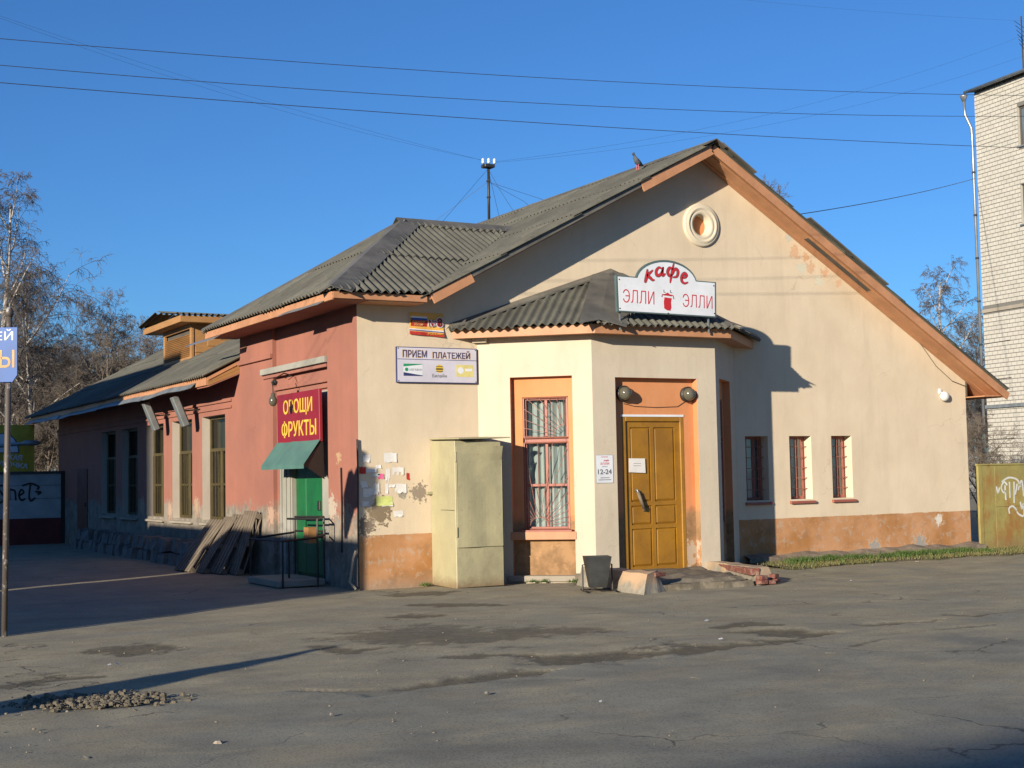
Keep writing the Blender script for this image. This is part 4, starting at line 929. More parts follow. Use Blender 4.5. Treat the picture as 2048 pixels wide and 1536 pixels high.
ribbon(em, [(-.11, .27), (-.10, .31), (-.05, .31)], .015, SM @ Matrix.Translation((0, 0, 0.0262))); ribbon(em, [(.11, .25), (.10, .30), (.05, .31)], .015, SM @ Matrix.Translation((0, 0, 0.0262)))
em.build('emblem', M['red'], sg)
em = MB()
for x in (-.07, .05): ribbon(em, [(x, .385), (x, .345), (x + .03, .345)], .01, SM @ Matrix.Translation((0, 0, 0.0262)))
em.build('emblem', M['grey_print'], sg)

# payment sign
ps = thing('payment_sign', 'white payment points sign with three phone logos on cream wall', 'sign', (1.275, -0.035, 3.245))
MB().prism([(-.667, -.265), (.667, -.265), (.667, .265), (-.667, .265)], -0.035, 0.0, SM).build('frame', M['navy'], ps)
MB().prism([(-.655, -.253), (.655, -.253), (.655, .253), (-.655, .253)], 0.0001, 0.004, SM).build('panel', M['lilac'], ps)
MB().prism([(-.655, .078), (.655, .078), (.655, .086), (-.655, .086)], 0.0041, 0.006, SM).build('divider', M['navy'], ps)
PT = lambda x, z, o_=0.0041: SM @ Matrix.Translation((x, z, o_))
text_obj('lettering', 'ПРИЕМ', M['paper_pink'] if False else M['amber'], PT(-0.37, 0.163), width=0.41, height=0.12, bold=0.03, parent=ps, ext=0.001)
text_obj('lettering', 'ПРИЕМ', M['navy'], PT(-0.37, 0.165, 0.0052), width=0.39, height=0.10, bold=0.016, parent=ps, ext=0.001)
text_obj('lettering', 'ПЛАТЕЖЕЙ', M['amber'], PT(0.235, 0.163), width=0.64, height=0.13, bold=0.03, parent=ps, ext=0.001)
text_obj('lettering', 'ПЛАТЕЖЕЙ', M['navy'], PT(0.235, 0.165, 0.0052), width=0.62, height=0.115, bold=0.016, parent=ps, ext=0.001)
lg = MB().prism([(-.56, -.165), (-.25, -.165), (-.25, .015), (-.56, .015)], 0.0041, 0.005, SM).build('logo', M['white'], ps)
MB().prism([(-.56, .015), (-.25, .015), (-.25, .008), (-.56, -.028)], 0.0051, 0.006, SM).build('logo_mark', M['green'], lg)
MB().prism([(-.56, -.165), (-.25, -.165), (-.25, -.155), (-.56, -.112)], 0.0051, 0.006, SM).build('logo_mark', M['navy'], lg)
MB().lathe([(0.027, 0), (0.027, 0.002)], PT(-0.51, -0.07, 0.0051), 16).build('logo_mark', M['green'], lg)
text_obj('logo_text', 'МЕГАФОН', M['grey_print'], PT(-0.36, -0.072, 0.0051), width=0.20, height=0.035, parent=lg, ext=0.001)
lg = MB().lathe([(0.062, 0.0041), (0.062, 0.006)], PT(0.03, -0.05, 0), 24).build('logo', M['yellow'], ps)
for (z0, z1) in ((-.065, -.045), (-.02, -.012), (-.095, -.085)): MB().prism([(.03 - .055, z0), (.03 + .055, z0), (.03 + .055, z1), (.03 - .055, z1)], 0.0061, 0.007, SM).build('logo_mark', M['black'], lg)
text_obj('logo_text', 'Билайн', M['grey_print'], PT(0.03, -0.155, 0.0041), width=0.24, height=0.055, parent=lg, ext=0.001, bold=0.01)
lg = MB().prism([(.31, -.165), (.60, -.165), (.60, .015), (.31, .015)], 0.0041, 0.005, SM).build('logo', M['pale_yellow'], ps)
MB().lathe([(0.05, 0), (0.05, 0.001)], PT(0.385, -0.07, 0.0051), 20).build('logo_mark', M['white'], lg)
MB().prism([(.46, -.08), (.58, -.08), (.58, -.04), (.46, -.04)], 0.0051, 0.006, SM).build('logo_mark', M['white'], lg)

for (x, z) in ((-.64, -.24), (.64, -.24), (-.64, .24), (.64, .24)): MB().lathe([(0.009, 0.004), (0.007, 0.009)], PT(x, z, 0), 8).build('screw', M['dark_metal'], ps)
for (x, z) in ((-.87, .07), (.87, .06), (-.87, .50), (.87, .49), (0, .03)): MB().lathe([(0.011, 0.0), (0.009, 0.006)], TM(x, z), 8).build('screw', M['dark_metal'], sg)
# election poster
po = thing('paper_poster', 'curling yellow and red No 8 poster glued high on the cream wall', 'poster', (1.115, -0.004, 3.87))
mb = MB(); nx_, nz_ = 12, 8
def pz(u, v): return 0.005 + (0.05 * max(0, (0.35 - v)) * (0.4 + u) + 0.010 * math.sin(u * 7) * (1 - v))
g_ = [[(-.28 + .56 * i / nx_, -.17 + .33 * j / nz_ - 0.03 * (i / nx_) * (1 - j / nz_)) for j in range(nz_ + 1)] for i in range(nx_ + 1)]
def patch(u0, u1, v0, v1, m, name, parent, off=0.0):
    b_ = MB(); n1, n2 = 6, 4
    for i in range(n1):
        for j in range(n2):
            q_ = []
            for (a, c) in ((i, j), (i + 1, j), (i + 1, j + 1), (i, j + 1)):
                u = u0 + (u1 - u0) * a / n1; v = v0 + (v1 - v0) * c / n2
                q_.append(SM @ Vector((-.28 + .56 * u, -.17 + .33 * v - 0.03 * u * (1 - v), pz(u, v) + off)))
            b_.quad(*q_)
    return b_.build(name, m, parent, smooth=True)
patch(0, 1, 0, 1, M['paper_yellow'], 'sheet', po)
patch(0.0, 1, 0.0, 0.15, M['paper_red'], 'printed_band', po, 0.002)
patch(0.0, 1, 0.18, 0.22, M['blue'], 'printed_band', po, 0.002); patch(0.0, 1, 0.23, 0.27, M['white'], 'printed_band', po, 0.002)
fl = patch(0.04, 0.52, 0.38, 0.66, M['paper_red'], 'flag', po, 0.002)
patch(0.04, 0.52, 0.665, 0.75, M['blue'], 'flag_stripe', fl, 0.002); patch(0.04, 0.52, 0.755, 0.83, M['white'], 'flag_stripe', fl, 0.002)
for (mt_, w_, zo_) in (('white', .040, .0205), ('crimson', .020, .0222)):
    lb = MB(); T_ = SM @ Matrix.Translation((0.045, -0.045, zo_))
    ribbon(lb, [(0, 0), (0, .10)], w_, T_, 0.0008, 0); ribbon(lb, [(0, .10), (.055, 0)], w_, T_, 0.0008, .0009); ribbon(lb, [(.055, 0), (.055, .10)], w_, T_, 0.0008, .0018)
    ribbon(lb, [(.092 + .016 * math.cos(a_), .062 + .020 * math.sin(a_)) for a_ in np.linspace(0, 6.283, 10)], w_ * .7, T_, 0.0008, 0); ribbon(lb, [(.075, .022), (.11, .022)], w_ * .6, T_, 0.0008, 0)
    lb.build('lettering', M[mt_], po)
    text_obj('lettering', '8', M[mt_], SM @ Matrix.Translation((0.215, 0.02, zo_ + .001)), width=0.095 + (w_ - .02), height=0.14 + (w_ - .02), bold=0.03, parent=po, ext=0.001)
text_obj('lettering', 'ЕДИНАЯ', M['pale_yellow'], SM @ Matrix.Translation((-0.13, 0.018, 0.0175)), width=0.2, height=0.03, parent=po, ext=0.001)
text_obj('lettering', 'РОССИЯ', M['pale_yellow'], SM @ Matrix.Translation((-0.13, -0.022, 0.0175)), width=0.14, height=0.028, parent=po, ext=0.001)
text_obj('lettering', 'РОССИИ', M['yellow'], SM @ Matrix.Translation((0.13, -0.155, 0.032)), width=0.24, height=0.032, parent=po, ext=0.001, bold=0.01)

# hours plate and door paper
hp = thing('hours_plate', 'small white opening hours plate left of the ochre door', 'sign', (3.455, -1.181, 1.655))
MB().prism([(-.147, -.205), (.147, -.205), (.147, .205), (-.147, .205)], -0.008, 0.0, SM).build('panel', M['white'], hp)
MB().prism([(-.150, -.209), (.150, -.209), (.150, .209), (-.150, .209)], -0.0081, -0.003, SM).build('frame', M['sign_edge'], hp)
text_obj('lettering', 'кафе', M['red'], PT(0.03, 0.125, 0.0002), width=0.10, height=0.035, shear=0.4, parent=hp, ext=0.001, bold=0.02)
text_obj('lettering', 'ЭЛЛИ', M['red'], PT(0.0, 0.08, 0.0002), width=0.16, height=0.035, parent=hp, ext=0.001, bold=0.01)
text_obj('lettering', 'работает', M['grey_print'], PT(0, 0.035, 0.0002), width=0.10, height=0.02, parent=hp, ext=0.001)
text_obj('lettering', '12-24', M['grey_print'], PT(0, -0.04, 0.0002), width=0.245, height=0.075, bold=0.02, parent=hp, ext=0.001)
for (z, w_) in ((.175, .06), (-.135, .08), (-.165, .11)): MB().prism([(-w_, z), (w_, z), (w_, z + .009), (-w_, z + .009)], 0.0002, 0.001, SM).build('printed_line', M['grey_print'] if z < 0 else M['red'], hp)
dp = thing('paper_note', 'white paper sheet stuck on the ochre door', 'notice', (4.13, -1.045, 1.70))
MB().prism([(-.155, -.10), (.15, -.115), (.145, .105), (-.15, .11)], 0, 0.003, SM).build('sheet', M['paper'], dp)
for z in (0.03, -0.005): MB().prism([(-.07, z), (.07, z - .004), (.07, z + .002), (-.07, z + .006)], 0.0031, 0.0035, SM).build('printed_line', M['grey_print'], dp)
# bulkhead lamps
def bulkhead(x, label):
    t = thing('wall_lamp', label, 'lamp', (x, -1.173 + niche, 2.79), 0, 'round lamps above the cafe door')
    L_ = Matrix.Rotation(R(90), 4, 'X')
    MB().lathe([(0.115, 0.0), (0.12, 0.05), (0.105, 0.06)], L_, 24).build('base', M['dark_metal'], t, smooth=True)
    MB().lathe([(0.105, 0.055), (0.103, 0.10), (0.085, 0.15), (0.05, 0.18), (0.01, 0.187)], L_, 24).build('lamp_glass', M['lamp_glass'], t, smooth=True)
    g = MB(); g.tube([L_ @ Vector((0.115 * math.cos(a), 0.115 * math.sin(a), 0.075)) for a in np.linspace(0, 2 * math.pi, 20)], 0.006, 4, False)
    g.build('guard_ring', M['dark_metal'], t)
bulkhead(3.88, 'round bulkhead lamp above the left corner of the ochre door')
bulkhead(5.07, 'round bulkhead lamp above the right corner of the ochre door')
tag(MB().tube([(x, -1.173 + niche - 0.008, z) for x, z in ((3.9, 2.64), (4.1, 2.60), (4.5, 2.585), (4.9, 2.60), (5.05, 2.68))], 0.005, 4).build('lamp_cable', M['wire']), 'thin dark cable strung between the two round door lamps', 'cable')

# red shop sign
vs_ = thing('shop_sign', 'crimson vegetables and fruit sign with yellow letters over green awning', 'sign', (-0.12, 2.14, 2.56))
VM = frame_m((0, 0, 0), (0, -1, 0), (0, 0, 1))
MB().prism([(-.92, -.40), (.94, -.40), (.92, .40), (-.94, .40)], -0.05, 0.0, VM).build('panel', M['crimson'], vs_, bevel=0.004)
text_obj('lettering', 'ОВОЩИ', M['yellow'], VM @ Matrix.Translation((0.0, 0.165, 0.001)), width=1.28, height=0.27, bold=0.012, parent=vs_, ext=0.004)
text_obj('lettering', 'ФРУКТЫ', M['yellow'], VM @ Matrix.Translation((0.04, -0.17, 0.001)), width=1.52, height=0.27, bold=0.012, parent=vs_, ext=0.004)
# awning
aw = thing('door_awning', 'faded green sheet awning over the green shop door', 'awning', (0, 2.15, 2.1))
mb = MB(); n = 10
for i in range(n):
    ya, yb = -0.95 + 1.9 * i / n, -0.95 + 1.9 * (i + 1) / n; s1 = lambda y: 0.012 * wav(y * 3, 1, 0)
    mb.hexa([(-0.10, ya, 0.10 + s1(ya)), (-0.10, yb, 0.10 + s1(yb)), (-0.42, yb - 0.1, -0.29), (-0.42, ya - 0.1, -0.29)], [(-0.10, ya, 0.108 + s1(ya)), (-0.10, yb, 0.108 + s1(yb)), (-0.422, yb - 0.1, -0.282), (-0.422, ya - 0.1, -0.282)])
mb.box(-0.424, -0.416, -1.05, 0.85, -0.35, -0.286); mb.build('canopy', M['awning'], aw)
b_ = MB()
for y in (-0.9, 0.9): b_.tube([(-0.02, y, -0.28), (-0.40, y - .08, -0.30)], 0.012, 5); b_.tube([(-0.02, y, -0.28), (-0.06, y, 0.08)], 0.012, 5)
b_.build('bracket', M['black'], aw)
MB().add([(-0.06, -0.93, 0.09), (-0.41, -1.02, -0.30), (-0.04, -0.93, -0.52)], [(0, 1, 2)]).build('side_flap', M['black'], aw)
# hanging lamp on bent bracket
hl = thing('bracket_lamp', 'small round hanging lamp on a bent wire bracket left of red sign', 'lamp', (0, 2.67, 3.26))
MB().tube([(0, 0, 0), (-0.18, -0.10, 0.03), (-0.40, -0.36, -0.06), (-0.52, -0.50, -0.16), (-0.50, -0.47, -0.32)], 0.010, 6).build('bracket', M['black'], hl)
MB().lathe([(0.035, -0.02), (0.055, 0.03), (0.02, 0.07)], Matrix.Translation((-0.46, -0.43, -0.17)), 12).build('socket', M['dark_metal'], hl, smooth=True)
MB().lathe([(0.003, -0.205), (0.035, -0.195), (0.060, -0.16), (0.068, -0.12), (0.058, -0.075), (0.036, -0.045), (0.032, 0.0), (0.015, 0.01)], Matrix.Translation((-0.50, -0.47, -0.32)), 16).build('lamp_glass', M['lamp_glass'], hl, smooth=True)
MB().tube([(0, 0.35, -0.02), (0.02, 0.1, 0.02), (-0.05, 0, 0.0)], 0.006, 4).build('cable', M['wire'], hl)
# two tilted lamp housings on the side wall
for i, (y, lab) in enumerate(((7.75, 'tilted grey lamp housing jutting out above the nearest side window'), (9.85, 'tilted grey lamp housing jutting out above the second side window'))):
    t = thing('lamp_housing', lab, 'lamp', (0, y, 2.95), 0, 'lamp housings on the side wall')
    Mx = Matrix.Translation((-0.42, 0, 0.0)) @ Matrix.Rotation(R(-16), 4, 'Y')
    Mx = Matrix.Translation((-0.40, 0.0, -0.02)) @ Matrix.Rotation(R(-22), 4, 'Y')
    MB().box(-0.06, 0.06, -0.10, 0.10, -0.30, 0.30, Mx).build('housing', M['zinc'], t, bevel=0.01)
    MB().tube([(0, 0, 0.02), (-0.38, 0, -0.02)], 0.018, 6).build('bracket', M['black'], t)
    MB().box(0.06, 0.075, -0.085, 0.085, -0.27, 0.27, Mx).build('reflector', M['dark_metal'], t)
# siren box
si = thing('alarm_siren', 'small white alarm siren high on the right of the cream front', 'alarm', (11.72, 0, 2.89))
MB().lathe([(0.085, 0.0), (0.095, 0.04), (0.07, 0.09), (0.035, 0.11)], Matrix.Rotation(R(90), 4, 'X'), 16).build('body', M['porcelain'], si, smooth=True)
MB().box(-0.12, -0.06, -0.03, 0, 0.05, 0.14).build('bracket', M['porcelain'], si, bevel=0.005)
tag(MB().tube([(x, y, z) for x, y, z in ((10.92, -0.012, 4.13), (11.3, -0.02, 3.72), (11.55, -0.02, 3.45), (11.95, -0.02, 3.18), (12.32, -0.02, 3.08))], 0.006, 4).build('loose_cable', M['wire']), 'loose thin cable drooping under the right gable eave', 'cable')
# electrical cabinet
cb = thing('metal_cabinet', 'tall pale yellow metal cabinet with dented doors against cream wall', 'cabinet', (1.55, -0.38, 0))
X0, X1, Y0, Y1 = -0.38, 0.385, -0.38, 0.375
mb = MB(); mb.hexa([(X0, Y0, -0.02), (X1, Y0, 0.0), (X1, Y1, 0.0), (X0 - 0.02, Y1, 0.0)], [(X0, Y0, 2.10), (X1 - 0.01, Y0, 2.08), (X1 - 0.01, Y1, 2.1), (X0 - 0.02, Y1, 2.12)]); mb.build('body', M['cabinet'], cb, bevel=0.008)
def bent(x0, x1, z0, z1, y, amp, name, mat_):
    b_ = MB(); n = 14
    for i in range(n):
        for j in range(n):
            q_ = []
            for (a, c) in ((i, j), (i + 1, j), (i + 1, j + 1), (i, j + 1)):
                u, v = a / n, c / n; q_.append((x0 + (x1 - x0) * u, y - amp * wav(u * 2.2, v * 2.2, x0) - (0.05 * max(0, v - .85) / .15 * u if z1 > 2 else 0), z0 + (z1 - z0) * v))
            b_.quad(*q_)
    for (a, b) in (((x0, z0), (x1, z0)), ((x1, z0), (x1, z1)), ((x1, z1), (x0, z1)), ((x0, z1), (x0, z0))):
        b_.quad((a[0], y, a[1]), (b[0], y, b[1]), (b[0], y + 0.02, b[1]), (a[0], y + 0.02, a[1]))
    return b_.build(name, mat_, cb, smooth=True)
bent(X0 + 0.02, X1 - 0.01, 0.57, 2.02, Y0 - 0.022, 0.022, 'door', M['cabinet'])
bent(X0 + 0.01, X1 - 0.005, 0.0, 0.55, Y0 - 0.012, 0.006, 'lower_panel', M['cabinet'])
for z in (1.80, 0.72): MB().tube([(X0 + 0.005, Y0 - 0.02, z), (X0 + 0.005, Y0 - 0.02, z + 0.14)], 0.018, 8).build('hinge', M['cabinet'], cb)
mb = MB(); mb.hexa([(X0 + 0.02, Y0 - 0.10, 2.12), (X1 + 0.12, Y0 - 0.06, 2.135), (X1 + 0.05, Y1, 2.14), (X0 - 0.04, Y1, 2.14)], [(X0 + 0.02, Y0 - 0.10, 2.135), (X1 + 0.12, Y0 - 0.06, 2.150), (X1 + 0.05, Y1, 2.18), (X0 - 0.04, Y1, 2.16)]); mb.build('lid', M['cabinet'], cb)
MB().box(X0 - 0.012, X0 - 0.001, Y0 + 0.03, Y1 - 0.03, 1.10, 1.107).build('seam', M['dark_metal'], cb)
MB().box(X0 - 0.10, X0 - 0.02, Y1 - 0.06, Y1, 1.33, 1.37).build('bracket', M['cabinet'], cb)
# litter bin
bn = thing('litter_bin', 'dark grey tapered metal litter bin left of the porch', 'bin', (2.40, -2.56, 0), R(-24))
mb = MB(); a, b = 0.11, 0.175; t = 0.012; H1, H0 = 0.47, 0.05
mb.hexa([(-a, -a, H0), (a, -a, H0), (a, a, H0), (-a, a, H0)], [(-b, -b, H1), (b, -b, H1), (b, b, H1), (-b, b, H1)]); mb.f = [f for f in mb.f if set(f) != {4, 5, 6, 7}]
mb.hexa([(-a + t, -a + t, H0 + t), (a - t, -a + t, H0 + t), (a - t, a - t, H0 + t), (-a + t, a - t, H0 + t)], [(-b + t, -b + t, H1), (b - t, -b + t, H1), (b - t, b - t, H1), (-b + t, b - t, H1)]); mb.f = [f for f in mb.f if set(f) != {12, 13, 14, 15}]
mb.add([(-b, -b, H1), (b, -b, H1), (b, b, H1), (-b, b, H1), (-b + t, -b + t, H1), (b - t, -b + t, H1), (b - t, b - t, H1), (-b + t, b - t, H1)], [(0, 1, 5, 4), (1, 2, 6, 5), (2, 3, 7, 6), (3, 0, 4, 7)])
me_ = bpy.data.meshes.new('bucket'); me_.from_pydata(mb.v, [], mb.f); me_.materials.append(M['dark_metal']); link('bucket', me_, bn)
for sx in (-1, 1):
    MB().tube([(sx * 0.205, -0.02, 0.0), (sx * 0.20, 0.0, 0.36), (sx * 0.16, 0, 0.36)], 0.012, 6).build('stand', M['black'], bn)
    MB().tube([(sx * 0.205, -0.18, 0.012), (sx * 0.205, 0.18, 0.012)], 0.012, 6).build('stand', M['black'], bn)
MB().tube([(-0.205, 0.15, 0.012), (0.205, 0.15, 0.012)], 0.012, 6).build('stand', M['black'], bn)
# entrance porch
pc = thing('entrance_porch', 'broken low concrete porch with brick edged side walls below ochre door', 'porch', (4.1, -2.2, 0))
def rough_block(name, bot, top, m, parent, amp=0.02, cuts=3, off=(4.1, -2.2, 0)):
    bm = bmesh.new(); o_ = Vector(off)
    vb = [bm.verts.new(Vector(p) - o_) for p in bot]; vt = [bm.verts.new(Vector(p) - o_) for p in top]; n = len(bot)
    bm.faces.new(vb[::-1]); bm.faces.new(vt)
    for i in range(n): bm.faces.new([vb[i], vb[(i + 1) % n], vt[(i + 1) % n], vt[i]])
    bmesh.ops.subdivide_edges(bm, edges=bm.edges[:], cuts=cuts, use_grid_fill=True)
    for v in bm.verts:
        p = v.co; v.co = p + Vector((wav(p.x * 4 + 3, p.y * 4, p.z * 4), wav(p.x * 4, p.y * 4 + 7, p.z * 4), wav(p.x * 4, p.y * 4, p.z * 4 + 9))) * amp
    bmesh.ops.recalc_face_normals(bm, faces=bm.faces)
    me = bpy.data.meshes.new(name); bm.to_mesh(me); bm.free(); me.materials.append(m); return link(name, me, parent)
M['step'] = plaster('worn step concrete', (0.34, 0.29, 0.225), (0.20, 0.165, 0.12), low=(0.20, 0.17, 0.125), lowz=0.40)
peach = plaster('worn peach render', (0.46, 0.31, 0.19), (0.33, 0.26, 0.18), low=(0.30, 0.265, 0.21), lowz=0.05)
rough_block('step', [(3.0, -3.12, -0.1), (4.62, -3.18, -0.1), (4.9, -1.0, -0.1), (3.0, -1.0, -0.1)], [(3.02, -3.10, 0.060), (4.60, -3.16, 0.060), (4.9, -1.0, 0.060), (3.0, -1.0, 0.060)], M['step'], pc, 0.045, 8)
rough_block('step', [(3.0, -2.90, 0.05), (4.62, -2.98, 0.05), (5.2, -1.0, 0.05), (3.0, -1.0, 0.05)], [(3.02, -2.84, 0.115), (4.60, -2.90, 0.115), (5.2, -1.0, 0.125), (3.0, -1.0, 0.125)], M['step'], pc, 0.05, 8)
rough_block('side_wall', [(2.62, -3.32, -0.1), (3.16, -3.14, -0.1), (3.20, -1.18, -0.1), (2.72, -1.5, -0.1)], [(2.78, -3.22, 0.25), (3.06, -3.06, 0.25), (3.14, -1.18, 0.25), (2.84, -1.45, 0.25)], peach, pc, 0.03, 7)
rough_block('side_wall', [(4.66, -3.16, -0.1), (5.06, -3.12, -0.1), (5.62, -1.18, -0.1), (5.22, -1.18, -0.1)], [(4.74, -3.05, 0.225), (4.96, -3.05, 0.225), (5.56, -1.18, 0.20), (5.32, -1.18, 0.20)], peach, pc, 0.016, 7)
# bricks showing on the inner face and broken end of the right side wall
p0 = Vector((5.245, -1.55, 0)); p1 = Vector((4.675, -3.07, 0)); dr = (p1 - p0).normalized(); nn = Vector((dr.y, -dr.x, 0)); nn = nn if nn.x < 0 else -nn
for i in range(6):
    a = p0 + dr * (0.27 * i); b = a + dr * 0.255; q0 = nn * 0.035; q1 = -nn * 0.10; o_ = Vector((4.1, -2.2, 0))
    P = [a + q1, b + q1, b + q0, a + q0]
    MB().hexa([p - o_ + Vector((0, 0, 0.118)) for p in P], [p - o_ + Vector((0, 0, 0.190 + 0.005 * i)) for p in P]).build('brick', M['brick'], pc, bevel=0.004)
for (x, y, z, rz) in ((4.74, -3.17, 0.0, 0.1), (4.74, -3.17, 0.062, 0.15), (4.90, -3.15, -0.01, -0.1), (5.03, -3.10, 0.0, 0.5), (5.02, -3.08, 0.065, 0.4)):
    Mx = Matrix.Translation(Vector((x, y, z)) - Vector((4.1, -2.2, 0))) @ Matrix.Rotation(rz, 4, 'Z')
    MB().box(-0.065, 0.065, -0.06, 0.06, 0.0, 0.058, Mx).build('brick', M['brick'], pc, bevel=0.006)
Mx = Matrix.Translation((3.03 - 4.1, -3.09 + 2.2, 0.19)) @ Matrix.Rotation(0.3, 4, 'Z'); MB().box(-0.11, 0.11, -0.05, 0.05, 0, 0.06, Mx).build('brick', M['brick'], pc, bevel=0.006)

# paper notices by the corner
notes = [(.125, 1.87, .12, .11, 'paper', 'pale printed notice, top left of the cluster by the corner'),
 (.50, 1.88, .20, .14, 'paper', 'large white notice, top right of the cluster by the corner'),
 (.06, 1.70, .10, .10, 'paper_red', 'small red sticker at the left of the paper notices'),
 (.20, 1.70, .16, .06, 'paper', 'faded long strip of paper right of the red sticker'),
 (.27, 1.63, .12, .05, 'paper', 'torn white scrap between red sticker and pink note'),
 (.345, 1.61, .09, .07, 'paper_pink', 'bright pink note among the white paper notices'),
 (.46, 1.63, .07, .17, 'paper', 'narrow crumpled white notice right of the pink note'),
 (.62, 1.68, .18, .11, 'paper', 'notice with tear off strips at the right of the cluster'),
 (.14, 1.38, .16, .12, 'paper', 'bluish torn notice at the lower left of the cluster'),
 (.27, 1.43, .10, .16, 'paper', 'pointed torn paper left above the lime sheet'),
 (.44, 1.43, .05, .15, 'paper', 'thin upright torn scrap above the lime sheet'),
 (.66, 1.43, .18, .13, 'paper', 'tilted white notice at the lower right of the cluster'),
 (.40, 1.25, .26, .13, 'paper_green', 'lime green torn sheet at the bottom of the cluster'),
 (.44, 1.20, .18, .05, 'paper', 'white slip hanging below the lime green sheet'),
 (.62, 1.06, .16, .09, 'paper', 'pale worn paper remnant beneath the crack'),
 (.31, 1.75, .08, .05, 'paper', 'small torn scrap above the bright pink note'),
 (.08, 1.50, .11, .10, 'paper', 'shaded scrap under the red sticker at the corner edge'),
 (.52, 1.47, .10, .04, 'paper', 'tiny torn strip right of the thin upright scrap'),
 (.78, 1.60, .05, .10, 'paper_red', 'red lettered scrap at the far right of the cluster'),
 (.10, 1.22, .10, .07, 'paper', 'scrap left of the lime sheet near the corner edge')]
for i, (x, z, w_, h_, m_, lab) in enumerate(notes):
    mb = MB(); n = 5; pts = []
    for a in range(n + 1):
        for b in range(n + 1):
            u, v = a / n, b / n
            ex_ = (0.06 * h_ * wav(i * 3.1, u * 4, v * 4) * (1 if v in (0, 1) else 0)) * 3; cur = 0.003 + max(0, 0.4 - v) * 0.05 * abs(wav(i * 1.7, u * 2, 0)) + (0.02 * max(0, u - .7) if i % 2 else 0)
            pts.append((x - w_ / 2 + w_ * u + 0.15 * w_ * (0.5 - v) * wav(i * 9.1, 0, 0), -cur, z - h_ / 2 + h_ * v + ex_))
    fs = []
    for a in range(n):
        for b in range(n):
            if m_ == 'paper' and i in (6, 9, 10, 8) and (a + b) % 5 == 4 and b == 0: continue
            if i == 7 and b < 2 and a % 2: continue
            k0 = a * (n + 1) + b; fs.append((k0, k0 + n + 1, k0 + n + 2, k0 + 1))
    mb.add(pts, fs); o = mb.build('paper_notice', M[m_]); tag(o, lab, 'notice', 'paper notices pasted near the building corner')
# corner downpipe remains / wires at the corner
cp = thing('corner_pipe', 'thin dark broken pipe and cable running up the building corner', 'pipe', (-0.03, -0.03, 0))
MB().tube([(0, 0, 0.0), (0.0, 0, 0.9), (0.01, 0, 1.6), (0.0, 0, 2.15)], 0.014, 6).build('pipe', M['black'], cp)
MB().tube([(-0.02, 0.06, 0.0), (-0.09, 0.12, 0.10), (-0.04, 0.10, 0.45), (-0.02, 0.05, 0.55)], 0.02, 6).build('pipe', M['concrete'], cp)
tag(MB().tube([(-0.02, 0.62, 0.5), (-0.02, 0.60, 1.2), (-0.02, 0.62, 1.75)], 0.012, 5).build('pipe', M['black']), 'short thin black pipe on the salmon wall beside the corner', 'pipe')

# ---------------------------------------------------------------- shop railing, step, pallets, stones
rl = thing('stair_railing', 'black welded steel railing round the green shop door step', 'railing', (-0.4, 1.7, 0))
def bar(mb, *pts): mb.tube([Vector(p) - Vector((-0.4, 1.7, 0)) for p in pts], 0.016, 4)
lev = [(-0.30, 0.60, 2.35, 1.0), (-0.55, 0.62, 2.25, 0.88), (-0.78, 0.95, 2.60, 0.68)]
posts = [(-0.10, 1.12, 1.02), (-0.12, 2.30, 1.0), (-0.50, 1.55, 0.68), (-0.78, 1.05, 0.68), (-0.80, 2.45, 0.68), (-0.35, 0.75, 1.0)]
for (x, y, z) in posts: mb = MB(); bar(mb, (x, y, 0), (x, y, z)); mb.build('post', M['black'], rl)
for pts in (((-0.10, 1.12, 1.02), (-0.12, 2.30, 1.0)), ((-0.35, 0.75, 1.0), (-0.10, 1.12, 1.02)), ((-0.10, 1.12, 0.80), (-0.12, 2.30, 0.78)), ((-0.78, 1.05, 0.68), (-0.80, 2.45, 0.68)), ((-0.80, 2.45, 0.68), (-0.12, 2.30, 0.76)), ((-0.78, 1.05, 0.68), (-0.10, 1.12, 0.72)), ((-0.35, 0.75, 1.0), (-0.32, 2.1, 0.98)), ((-0.35, 0.75, 0.75), (-0.10, 1.12, 0.75))):
    mb = MB(); bar(mb, *pts); mb.build('rail', M['black'], rl)
MB().box(-0.45, 0.30, -0.62, 0.75, 0.0, 0.10).build('step', M['concrete'], rl, bevel=0.01)
tag(MB().box(-0.26, -0.10, 1.35, 1.55, 0.62, 0.86).build('cardboard_box', M['board']), 'small brown carton held inside the black door railing', 'box')
# pallets leaning on the wall
def pallet(x, y, lean, yaw, label, m=M['pallet']):
    t = thing('wooden_pallet', label, 'pallet', (x, y, 0), 0, 'wooden pallets leaning on the side wall')
    t.rotation_euler = (0, lean, yaw)
    for i in range(6): MB().box(-0.02, 0.0, -0.40 + i * 0.142, -0.40 + i * 0.142 + 0.09, 0, 1.12).build('deck_board', m, t, bevel=0.004)
    for z in (0.02, 0.51, 1.0):
        MB().box(0.0, 0.08, -0.40, 0.40, z, z + 0.09).build('stringer', m, t, bevel=0.004)
    for y_ in (-0.40, -0.05, 0.30): MB().box(0.08, 0.10, y_, y_ + 0.1, 0, 1.12).build('bottom_board', m, t, bevel=0.004)
    return t
pallet(-0.86, 6.05, R(38), R(3), 'outermost weathered pallet of the leaning stack, farthest along the wall')
pallet(-0.72, 5.55, R(33), R(-4), 'second weathered pallet of the leaning stack, half covered by outermost one')
pallet(-0.60, 5.05, R(28), R(2), 'third weathered pallet of the leaning stack beside the shop door')
pallet(-0.42, 4.60, R(19), R(-3), 'steepest weathered pallet, nearest the shop door railing')
